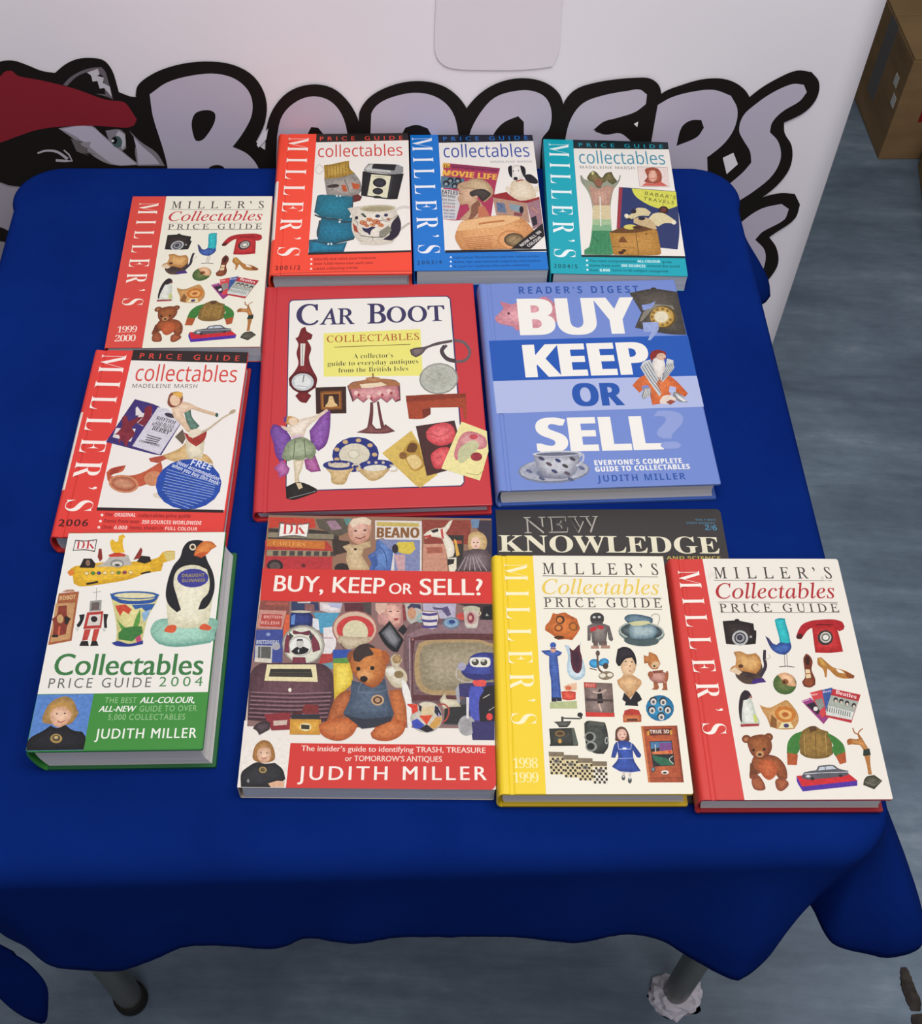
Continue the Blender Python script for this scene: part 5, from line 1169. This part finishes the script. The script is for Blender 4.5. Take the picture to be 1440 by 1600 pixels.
a.P('b0884c', '200 1170 216 1110 250 1060 300 1030 350 1022 390 1050 410 1100 416 1122 380 1176 340 1190 240 1186', 1, 'c8a468'); a.P('e2b090', '246 1130 270 1092 340 1084 372 1110 372 1150 340 1190 300 1206 262 1186', 1, 'f0c8ac'); a.P('c09450', '240 1130 260 1070 340 1050 384 1090 376 1120 340 1080 280 1090'); a.L('b04a44', 6, '290 1166 310 1176 336 1164', 1); a.E('4a3a3a', 288, 1126, 6, 4); a.E('4a3a3a', 336, 1122, 6, 4)
a.P('16161b', '104 1346 112 1290 140 1262 200 1230 250 1196 290 1210 340 1190 380 1220 440 1230 460 1260 448 1336', 0, '22222a'); a.E('a88c50', 284, 1272, 36, 28); a.E('5a4c38', 284, 1270, 24, 19); a.E('c4b07c', 284, 1266, 12, 9)
a.T('THE BEST', 'g', '9cc890', 574, 1058, 764, 1056, 34, 1.1); a.T('ALL-COLOUR,', 'gbi', 'f6f8f0', 784, 1056, 1112, 1050, 36)
a.T('ALL-NEW', 'gbi', 'f6f8f0', 538, 1110, 762, 1106, 34); a.T('GUIDE TO OVER', 'g', '9cc890', 782, 1106, 1124, 1098, 34, 1.1)
a.T('5,000 COLLECTABLES', 'g', '9cc890', 594, 1158, 1054, 1150, 34, 1.1)
a.T('JUDITH MILLER', 'gb', 'f2f6ec', 514, 1270, 1122, 1256, 58, 1.15)
a.build(fr_)

# --- red paperback, centre front
PB = cover_mat('paperback_cover', 'c8b8a8')
oI, sI = (350, 790), 3.273
quadI = q_(oI, sI, (232, 50), (1368, 55), (1390, 1445), (55, 1445))
r, fr_, t = book('paperback_book', (-.1780, .6190), .045, .1970, .2550, .0205, PB, PB, PB, M_PAGE_GREY, False,
    'large paperback with a teddy bear, television and red title bands, centre of the front row')
a = art_for(fr_, quadI, .1970, .2550, t); a.crop(*oI, sI)
a.P('96705a', '232 50 1368 55 1370 332 198 325')
a.P('efe8e0', '96 1100 1384 1100 1390 1445 55 1445'); a.P('8c6c68', '185 486 1374 486 1382 1190 1380 1130 110 1130 130 850', 0)
a.crop(380, 800, 3.6)
a.P('c2402f', '150 30 404 34 410 84 370 92 204 86 148 92'); a.P('b23c34', '126 160 470 160 500 200 500 310 340 322 122 322', 0); a.P('3c3430', '146 92 380 96 540 112 540 156 140 150'); a.P('8a8068', '146 114 512 122 510 150 138 142'); a.P('c87430', '140 152 462 162 460 206 132 192'); a.T('CARTERS', 'st', 'e8a85c', 170, 186, 348, 192, 24); a.P('988c70', '136 212 500 216 496 246 132 246')
for x in range(170, 500, 46): a.P('4c4440', f'{x} 218 {x + 30} 218 {x + 28} 244 {x - 2} 244')
a.P('b8343a', '128 250 500 254 500 322 118 322'); a.E('2c2424', 180, 300, 46, 34); a.E('5a4c48', 180, 302, 30, 22); a.E('2c2424', 556, 312, 42, 30); a.E('6a2424', 340, 298, 12)
a.P('5c5448', '410 40 560 34 600 60 590 110 540 130 430 90', 0); a.P('9c7c8c', '470 50 520 44 560 90 500 100'); a.P('5c8c84', '570 34 610 30 612 66 580 70'); a.P('3c3028', '500 150 600 160 590 220 510 240')
a.P('d29c84', '590 90 610 44 660 28 710 34 724 90 700 150 650 176 606 150', 1, 'e0b4a0'); a.P('e2cdb4', '600 60 620 34 690 26 724 44 716 70 660 60 620 84'); a.L('8a3c3c', 6, '630 136 660 144 690 130', 1); a.E('4a3030', 634, 102, 8, 5); a.E('4a3030', 686, 98, 8, 5)
a.P('caae84', '560 190 600 176 640 180 670 170 716 158 720 190 680 200 668 240 700 290 716 326 600 326 580 260 586 220', 0, 'd8c098'); a.E('3a2a20', 632, 204, 9, 7)
a.P('4c6cae', '704 240 744 210 750 160 780 148 830 170 850 230 840 290 828 326 716 326 722 280', 1, '6488c4'); a.L('34508c', 5, '760 180 800 230 810 300', 1); a.P('3c5c9c', '716 250 750 240 760 290 730 320')
a.P('dcd6d0', '744 42 1006 44 1004 326 830 326 848 200 790 140 744 150'); a.P('c8b060', '752 50 990 56 990 76 754 74'); a.T('BEANO', 'nh', '8a5c34', 752, 138, 992, 136, 56); a.P('8088b0', '760 148 996 150 994 322 850 322 850 220'); a.P('d8c04c', '870 162 960 160 970 200 940 230 880 220 856 190'); a.P('c8a0a4', '850 232 912 234 910 322 870 322'); a.E('2c2830', 856, 200, 18, 26)
a.P('8e4034', '1006 36 1280 36 1280 170 1020 170'); a.P('c89078', '1014 172 1140 168 1150 322 1010 324'); a.P('a8604c', '1030 190 1120 186 1124 220 1036 224'); a.P('34302c', '1150 120 1240 120 1240 326 1160 326'); a.P('b05040', '1140 150 1230 150 1230 168 1140 168')
a.P('e6ddc8', '1016 120 1040 100 1080 84 1130 76 1160 44 1180 34 1160 80 1140 110 1180 160 1190 210 1180 240 1150 250 1140 200 1120 140 1060 130 1024 142', 0, 'efe8d8'); a.P('2c2424', '1056 96 1096 84 1100 100 1070 110'); a.P('b83c34', '1016 128 1056 118 1060 130 1026 138'); a.P('c8504c', '1110 90 1124 84 1130 140 1118 140'); a.P('d8a84c', '1186 140 1200 150 1218 230 1200 240'); a.P('e6ddc8', '1150 250 1200 244 1200 322 1160 326'); a.P('2c2424', '1150 254 1190 254 1184 280 1150 290')
a.P('3c3440', '1280 36 1400 36 1400 322 1360 322 1330 100'); a.P('6c88a8', '1280 30 1330 30 1324 80 1290 80'); a.P('ceac74', '1270 120 1310 100 1350 110 1372 150 1360 200 1320 212 1270 200', 1, 'd8bc8c'); a.E('e8c4b0', 1308, 162, 26, 34); a.E('3a2a2a', 1298, 160, 5, 3); a.E('3a2a2a', 1320, 160, 5, 3); a.L('b04848', 4, '1302 180 1316 180')
a.P('5c4c50', '1240 210 1300 196 1370 200 1396 240 1400 322 1190 322 1230 260', 0, '7c6c70'); 
for x in range(1210, 1400, 32): a.L('a89c9c', 5, f'{x} 318 {1290 + (x - 1300) * .4} 240')
a.P('6a6460', '196 144 208 58 290 66 376 60 366 146 290 136'); a.P('f2eee6', '204 138 214 66 290 74 370 66 360 138 290 128'); a.T('DK', 'st', 'c43c3c', 222, 124, 354, 122, 60)
a.crop(*oI, sI)
a.P('d5352f', '198 322 1370 328 1374 488 184 486')
a.T('BUY, KEEP', 'gb', 'faf0e6', 252, 436, 820, 444, 80); a.T('OR', 'gb', 'faf0e6', 842, 444, 962, 445, 54); a.T('SELL?', 'gb', 'faf0e6', 1000, 448, 1324, 446, 82)
# left part
a.crop(380, 930, 6.667)
a.P('8a4c44', '180 52 480 60 470 190 440 340 140 350 160 160', 0); a.P('a8584c', '236 66 470 72 466 104 232 100'); a.P('c89084', '170 150 450 158 400 352 138 344'); a.P('b44a44', '196 190 408 196 392 330 166 322'); a.T('BRITISH', 'nb', 'e8b0a4', 210, 238, 400, 240, 30); a.T('RELISH', 'nb', 'e8b0a4', 180, 300, 370, 302, 32); a.P('d8603c', '440 200 480 200 470 420 410 470 410 380')
a.P('3c4c94', '130 360 410 354 400 700 100 690'); a.E('8a98c4', 256, 406, 24, 18); a.T('BRITISHSEAL', 'nb', 'c8ccd8', 130, 506, 370, 504, 40); a.P('b8b8bc', '120 520 300 524 290 690 112 680'); a.P('5c5c58', '150 534 284 536 276 656 146 652'); a.L('c8c8c8', 6, '176 540 172 650'); a.E('a8a8b0', 336, 530, 44, 38); a.P('d8d0c0', '112 650 290 664 286 704 108 694')
a.P('2f3c60', '500 60 780 66 790 150 500 160'); a.P('8c5c5c', '640 84 740 88 740 150 640 150'); a.P('c8c4c0', '560 66 700 58 700 76 570 78'); a.P('509cbc', '720 170 1000 174 930 340 900 420 800 380 740 200', 0); a.P('dccfd0', '796 64 1030 70 1010 168 900 176 800 150', 0, 'ece4e4'); a.P('b4b8d4', '880 70 1030 74 1010 130 900 110'); a.P('5a2c34', '1050 70 1250 66 1260 160 1060 160'); a.P('4c4444', '1250 66 1333 60 1333 200 1260 160')
a.P('dcdfe6', '720 230 780 240 790 360 720 340'); a.P('e4dede', '830 330 940 316 960 520 900 610 810 600 830 480', 0); a.L('b03c44', 6, '834 436 930 436'); a.P('b0403c', '810 600 930 600 920 680 780 710'); a.P('6c98a8', '780 710 930 690 930 760 800 740')
a.P('1f2c66', '490 190 520 168 690 172 724 210 712 300 690 340 480 330', 0, '2c3f80'); a.E('c8c0a8', 600, 166, 108, 14); a.P('6088c8', '500 210 540 196 530 300 490 300')
a.E('8a8478', 620, 510, 224, 208); a.E('b4b0a4', 620, 512, 214, 198); a.E('dcdccc', 618, 514, 196, 184); a.P('6c3040', '520 360 600 380 690 360 680 410 590 400 520 400', 1); a.P('7a3444', '450 400 500 430 470 500 480 600 420 590 430 470', 0); a.P('7a3444', '720 390 780 480 800 560 720 590 700 480', 0); a.P('3c3c40', '470 380 520 420 480 470'); a.P('3c3c40', '700 370 724 420 700 470 680 430'); a.P('7a3444', '510 640 640 640 650 710 500 710'); a.E('a8a49c', 590, 524, 122, 104); a.E('e8e8e4', 590, 524, 112, 95); a.P('17171a', '494 580 540 540 570 530 620 530 680 556 660 590 590 612 530 606', 0); a.E('c8c4c0', 586, 500, 38, 46); a.P('333', '546 480 560 452 610 450 626 490 612 470 570 470'); a.P('e8e8e8', '560 570 578 556 574 600')
for x in range(400, 660, 46): a.P('6c2c3c', f'{x} 714 {x + 36} 712 {x + 30} 740 {x + 4} 740')
a.E('a86c64', 1160, 340, 236, 190, 0, n=36); a.E('d4b8a0', 1160, 340, 222, 178, 0, n=36); a.E('c93f3e', 1165, 345, 196, 142, 0, n=36); a.E('d8cfac', 1165, 372, 134, 124, 0); a.P('c0ac90', '1000 410 1100 420 1333 420 1300 480 1100 560 1060 540 970 470', 0, 'ccbca0'); a.L('4a3c34', 8, '1010 490 1050 552', 1)
a.P('54363f', '66 820 100 760 180 710 300 704 780 702 860 730 920 800 940 880 930 1100 870 1310 400 1330 30 1300 40 1100', 0, '68464e')
a.P('e8dcae', '240 720 750 716 768 896 210 890'); a.P('33302a', '276 764 700 762 716 850 256 846'); a.L('5c5a48', 4, '280 800 700 800'); a.L('5c5a48', 4, '276 826 700 826')
a.E('efe8d8', 476, 984, 17, 22)
for k in range(7): y = 1010 + k * 43; a.L('8f6b74', 12, f'{70 - k * 5} {y} 500 {y + 12} {915 - k * 8} {y - 4}', 1); a.L('3c242c', 10, f'{66 - k * 5} {y + 20} 500 {y + 32} {910 - k * 8} {y + 16}', 1)
a.P('e4c23c', '930 690 1120 690 1130 900 1080 960 990 1030 940 1100', 0, 'f0d75a'); a.P('2f50a8', '928 560 1120 556 1130 600 1090 640 1090 680 930 690', 0); a.P('5c9044', '930 650 1090 640 1090 700 932 700')
a.P('8c2c34', '200 1240 480 1220 470 1400 280 1410'); a.P('d0b8a8', '300 1310 446 1300 440 1350 300 1362'); a.P('3c2c30', '84 1390 130 1340 210 1316 270 1330 260 1400 150 1460 130 1420', 0, '54444a'); a.P('d89a34', '476 1290 800 1290 790 1450 470 1450', 0, 'e0a844'); a.P('2c2c34', '500 1240 780 1240 790 1290 490 1290'); a.E('e8d8a0', 636, 1372, 62, 44); a.P('3c3428', '590 1346 680 1352 676 1396 590 1392'); a.P('7c2c2c', '600 1190 640 1130 770 1140 780 1230 620 1236', 0); a.P('5a2420', '480 1240 600 1200 600 1240')
# right part
a.crop(570, 930, 6.667)
a.P('7a5c60', '440 300 600 230 1340 240 1362 380 1340 1100 480 1120 400 700 410 430', 0, '8a6c70'); a.P('8a6c72', '430 400 600 320 1200 236 1336 236 1336 380 700 372 500 420', 0); a.P('5a3034', '480 430 700 384 1340 376 1342 440 520 450 500 620 500 1020 980 1030 960 1080 490 1080')
a.P('ad9268', '520 620 560 480 640 450 1200 440 1336 480 1340 1010 700 1020 600 990 530 900', 0); a.P('9a8e72', '570 600 610 510 700 480 1200 470 1340 520 1340 960 700 968 620 930 580 860', 0, 'a89c82')
a.L('b09aa0', 9, '462 430 470 1040'); a.E('c87c74', 496, 442, 10)
a.P('c08a84', '190 66 388 66 400 300 330 320 140 290 130 200', 0, 'd09c94'); a.P('dca898', '220 100 320 80 376 160 360 270 300 290 230 220', 1, 'e8b8a8'); a.P('d8b4a0', '110 70 230 70 210 150 150 190 110 140'); a.P('a03c40', '300 226 356 222 336 250 306 250'); a.E('4a3038', 264, 154, 18, 6); a.E('4a3038', 344, 152, 14, 6)
a.P('b8b4ac', '410 66 590 66 590 230 480 280 440 240'); a.P('383c5c', '440 110 480 70 580 76 586 130 530 110 470 150'); a.E('c89474', 488, 170, 44, 62); a.P('8a3c40', '390 90 420 90 430 250 400 250')
a.P('b4aec4', '600 66 950 66 940 230 780 220 760 150 610 140'); a.P('5a5278', '700 100 800 110 860 90 900 180 860 200 800 130 720 130', 0); a.P('3c2c30', '960 66 1340 66 1336 230 1200 230 1190 130'); a.P('c84c44', '960 180 1020 160 1030 230 970 220', 1)
a.L('88b0b0', 22, '600 180 556 200 560 250 600 250', 1); a.P('ddd6d0', '590 150 750 156 762 200 744 320 700 330 620 320 596 220', 0)
for y in (160, 228, 290): a.P('4a3e86', f'594 {y} 670 {y + 10} 752 {y} 756 {y + 26} 670 {y + 36} 598 {y + 28}')
a.E('6a7c94', 900, 268, 90, 62, 0, n=24); a.E('9cb8cc', 900, 264, 72, 48, 0, '5c8cb8'); a.E('2a3c78', 908, 254, 34, 20)
a.E('b8b8a0', 1112, 118, 92, 32); a.P('cfc8bc', '1030 140 1190 140 1176 290 1160 320 1060 320 1044 280', 0, 'dcd4c8'); a.E('c4a49c', 1108, 212, 66, 72); a.E('8a3c4c', 1104, 214, 36, 56); a.E('d8a494', 1100, 210, 16, 24); a.L('c8bc98', 14, '1180 130 1206 160 1190 190', 1)
a.P('15161a', '1240 90 1336 80 1336 230 1210 228'); a.P('9a9a98', '1256 190 1272 160 1292 190')
a.P('16171a', '136 380 256 250 404 450 340 576 290 570 200 490', 0); a.P('5a5c62', '170 380 260 290 370 450 320 540 240 480', 0, '84868c'); a.P('1c1c20', '340 350 400 286 442 340 400 400')
a.P('cfc2a4', '260 640 300 600 360 604 388 660 350 720 420 780 440 860 430 900 480 1080 500 1180 440 1200 400 1050 380 950 300 940 240 870 200 800 220 730 280 720', 0, 'dcd4c0'); a.E('a48458', 330, 650, 48, 46, 0, 'b89868'); a.P('e6e2d8', '200 760 290 730 320 790 260 830'); a.E('8a7450', 350, 810, 50, 40); a.P('eceae4', '380 860 430 900 480 1060 480 1380 440 1380 420 1100 390 1000', 0)
a.P('3c4ea0', '0 0 0 0 1 1') if 0 else None
a.P('55545c', '860 1140 1060 1040 1060 1340 800 1330'); a.P('2a2a2c', '830 1150 1080 1110 1080 1330 820 1320')
a.P('cfc6a8', '776 1070 830 1000 850 1060 960 1070 1000 1140 870 1150 820 1170 790 1110', 0, 'dcd4bc')
a.L('b0443c', 16, '760 1120 830 1120 874 1180 850 1270 800 1310', 1)
a.P('c8c4b8', '470 1110 540 1120 580 1180 560 1110 620 1092 720 1104 760 1140 800 1230 790 1320 720 1400 620 1416 520 1380 470 1290 480 1200', 0, 'd4ccbc'); a.E('ddd0b8', 650, 1124, 84, 24); a.P('d8c49c', '580 1150 720 1140 710 1240 590 1250'); a.P('d8402c', '440 1116 540 1120 550 1190 490 1226 480 1160 436 1130', 0); a.P('d84a2c', '560 1240 700 1232 640 1336'); a.P('3a4cb4', '480 1300 540 1270 620 1340 560 1380 500 1370', 0); a.P('cf9c50', '660 1350 740 1250 800 1250 780 1330 720 1380'); a.P('1c1a24', '560 1380 640 1330 720 1390 640 1416'); a.P('24243c', '560 1130 590 1140 580 1200 560 1180'); a.P('24243c', '730 1130 760 1150 800 1230 760 1250 720 1200'); a.P('a89cc4', '760 1200 790 1240 760 1260')
a.P('343a8a', '1000 730 1070 700 1100 620 1150 586 1240 570 1345 575 1352 830 1200 860 1060 830 1010 790', 0, '4450a4'); a.P('2b2f72', '1010 780 1200 800 1350 790 1350 850 1200 870 1050 830'); a.P('e8e6da', '1096 640 1140 624 1270 624 1306 650 1300 710 1240 724 1130 720 1094 690', 1); a.E('3c3c38', 1150, 672, 38, 34, 0, '55554e'); a.E('3c3c38', 1240, 674, 36, 34, 0, '55554e'); a.E('c8c8bc', 1140, 656, 20, 16); a.E('c8c8bc', 1230, 656, 20, 16)
a.P('3a3670', '980 900 1120 890 1350 880 1352 1490 1120 1490 1090 1260 1060 1040 980 1030 970 950', 0, '4c4488'); a.P('1e1b24', '1210 1000 1260 930 1352 910 1352 1300 1200 1300 1190 1100', 0); a.P('4a55b4', '1100 930 1210 920 1240 970 1190 1060 1190 1280 1110 1290 1080 1060', 0); a.P('e0524c', '1124 870 1180 860 1254 862 1254 920 1150 922', 1); a.E('d84444', 1298, 1244, 34, 38); a.E('b4b2b4', 1060, 1340, 92, 108, 0, '9c9a9c'); a.P('332f66', '1110 1300 1352 1290 1352 1490 1130 1488', 0); a.L('c8c4b0', 9, '1230 1050 1300 1010'); a.L('a8a498', 8, '1290 1180 1350 1140'); a.P('a8a8b0', '940 960 976 900 984 1010 990 1100 960 1100', 0); a.L('c4beb4', 10, '1000 700 956 760 960 840 1040 880 1120 882', 1); a.E('a8a4bc', 1010, 720, 44, 42); a.P('dcd8dc', '1056 1040 1086 1044 1080 1270 1056 1260')
# bear
a.crop(*oI, sI)
a.P('a8582c', '560 990 600 950 640 940 660 1000 620 1060 560 1110 520 1100', 0, 'b8683a'); a.P('b4602f', '840 940 900 930 930 1040 930 1120 880 1150 860 1070', 0, 'c4703c')
a.P('c0602c', '478 1120 530 1096 610 1080 650 1086 680 1120 650 1170 590 1200 520 1188 486 1160', 0, 'd07a44'); a.P('c0602c', '744 1160 790 1110 850 1084 890 1090 930 1110 910 1160 850 1196 790 1198 752 1184', 0, 'd07a44')
a.P('45566c', '650 890 700 900 820 880 836 960 866 1060 860 1070 780 1090 650 1080 604 1060 640 980', 0, '56687e'); a.P('2c323e', '604 1062 700 1086 860 1072 850 1096 760 1130 700 1138 640 1090'); a.L('6c7c90', 4, '700 900 690 950 820 940 828 890', 1)
a.P('a85a2c', '800 740 830 740 846 780 826 810 800 790', 1); a.P('8a4c28', '626 770 640 740 670 740 680 780 650 810', 1)
a.P('b5652f', '644 790 670 740 740 710 800 740 826 790 820 850 800 900 760 926 720 912 680 880 650 840', 1, 'cf8444'); a.P('3a2c28', '656 760 680 716 730 700 770 716 760 760 720 770 690 796 664 790', 0); a.E('d89050', 720, 862, 44, 34, 10, 'e4a468'); a.E('1e1614', 712, 882, 20, 16); a.E('1a1412', 684, 830, 11); a.E('1a1412', 756, 826, 11); a.L('6a3418', 4, '712 896 716 908')
a.P('c87434', '740 720 800 730 810 760 780 770'); a.E('c8a47c', 782, 990, 33, 28); a.E('5a3c2c', 782, 990, 24, 20); a.E('b48c6c', 782, 990, 14, 12)
a.P('efe8e0', '90 1190 330 1190 322 1446 58 1446'); a.P('d5352f', '332 1214 1386 1216 1390 1420 1376 1442 1362 1446 306 1446')
a.T('The insider’s guide to identifying TRASH, TREASURE', 'gb', 'f8dcd0', 386, 1254, 1338, 1256, 28); a.T('or TOMORROW’S ANTIQUES', 'gb', 'f8dcd0', 612, 1304, 1112, 1304, 28)
a.T('JUDITH MILLER', 'gb', 'faf0e8', 366, 1404, 1344, 1396, 70, 1.3)
a.P('a8743c', '136 1290 150 1230 190 1200 230 1214 250 1260 248 1300 210 1316 160 1312', 1, 'bc8c54'); a.P('e0b090', '160 1264 180 1240 220 1240 232 1270 222 1304 194 1318 166 1300', 1, 'ecc4a8'); a.L('b04a44', 4, '180 1290 194 1296 210 1290', 1); a.E('443', 180, 1266, 4, 3); a.E('443', 210, 1266, 4, 3)
a.P('1b1b1f', '74 1444 78 1370 110 1340 160 1314 200 1322 250 1316 290 1350 304 1400 290 1412 220 1424 230 1444', 0, '2a2a30'); a.E('a88c50', 188, 1354, 20, 17); a.E('5a4c38', 188, 1354, 12, 10); a.P('e0b090', '214 1424 260 1410 300 1412 296 1444 230 1444', 0); a.P('8a8a8a', '104 1412 112 1400 120 1412 112 1424')
a.build(fr_)

# --- magazine under the yellow and red books
BLK = cover_mat('charcoal_magazine_cover', '3a3534', .5)
quadJ = [(774, 797), (1124, 795.6)]
mr = empty('magazine', (.0227, .6512, TZ + .0006), .0684)
tag(mr, 'charcoal NEW KNOWLEDGE magazine lying under the yellow and the right-hand red price guides', 'magazine')
def sheetbox(name, w, h, z0, z1, m, ins, cut=0):
    c_ = .004
    pts = [(ins, -ins), (w - ins - c_, -ins), (w - ins - c_ * .3, -ins - c_ * .3), (w - ins, -ins - c_), (w - ins, -h + ins), (ins, -h + ins)]
    n = len(pts)
    V = [(x, y, z) for z in (z0, z1) for x, y in pts]
    Fc = [tuple(range(n - 1, -1, -1)), tuple(range(n, 2 * n))] + [(i, (i + 1) % n, n + (i + 1) % n, n + i) for i in range(n)]
    return mesh_obj(name, V, Fc, m, mr)
MW, MH = .2065, .283
sheetbox('back_cover', MW, MH, 0, .0003, BLK, 0); sheetbox('pages', MW, MH, .0003, .0015, M_PAGE, .0006); mf = sheetbox('front_cover', MW, MH, .0015, .0018, BLK, 0)
p_ = lambda x, y: at(x, y, TZ + .0024)
Mi = (Matrix.Translation((.0227, .6512, 0)) @ Matrix.Rotation(.0684, 4, 'Z')).inverted()
src = [(790, 800), (1120, 800), (1100, 860), (790, 860)]
a = Art(src, [tuple((Mi @ p_(*q))[:2]) for q in src], .00185); a.crop(760, 780, 3.2)
a.T('NEW', 's', 'b8b2a8', 190, 170, 566, 164, 80, 1.05); a.minl = 1
a.T('NEW', 'st', '3a3534', 202, 166, 556, 160, 72, 1.05)
a.minl = 0
a.T('KNOWLEDGE', 's', 'f0ead0', 62, 262, 1168, 272, 82)
a.T('VOL.1 NO.5', 'nb', '4c7c98', 1044, 108, 1146, 108, 10); a.T('EVERY MONDAY', 'nb', '4c7c98', 1000, 124, 1142, 124, 10); a.T('2/6', 'nb', '4c8cb0', 1092, 154, 1152, 156, 26)
a.T('MEN OF ART AND SCIENCE', 'nb', 'c8b45c', 640, 300, 1170, 302, 16)
a.build(mf)
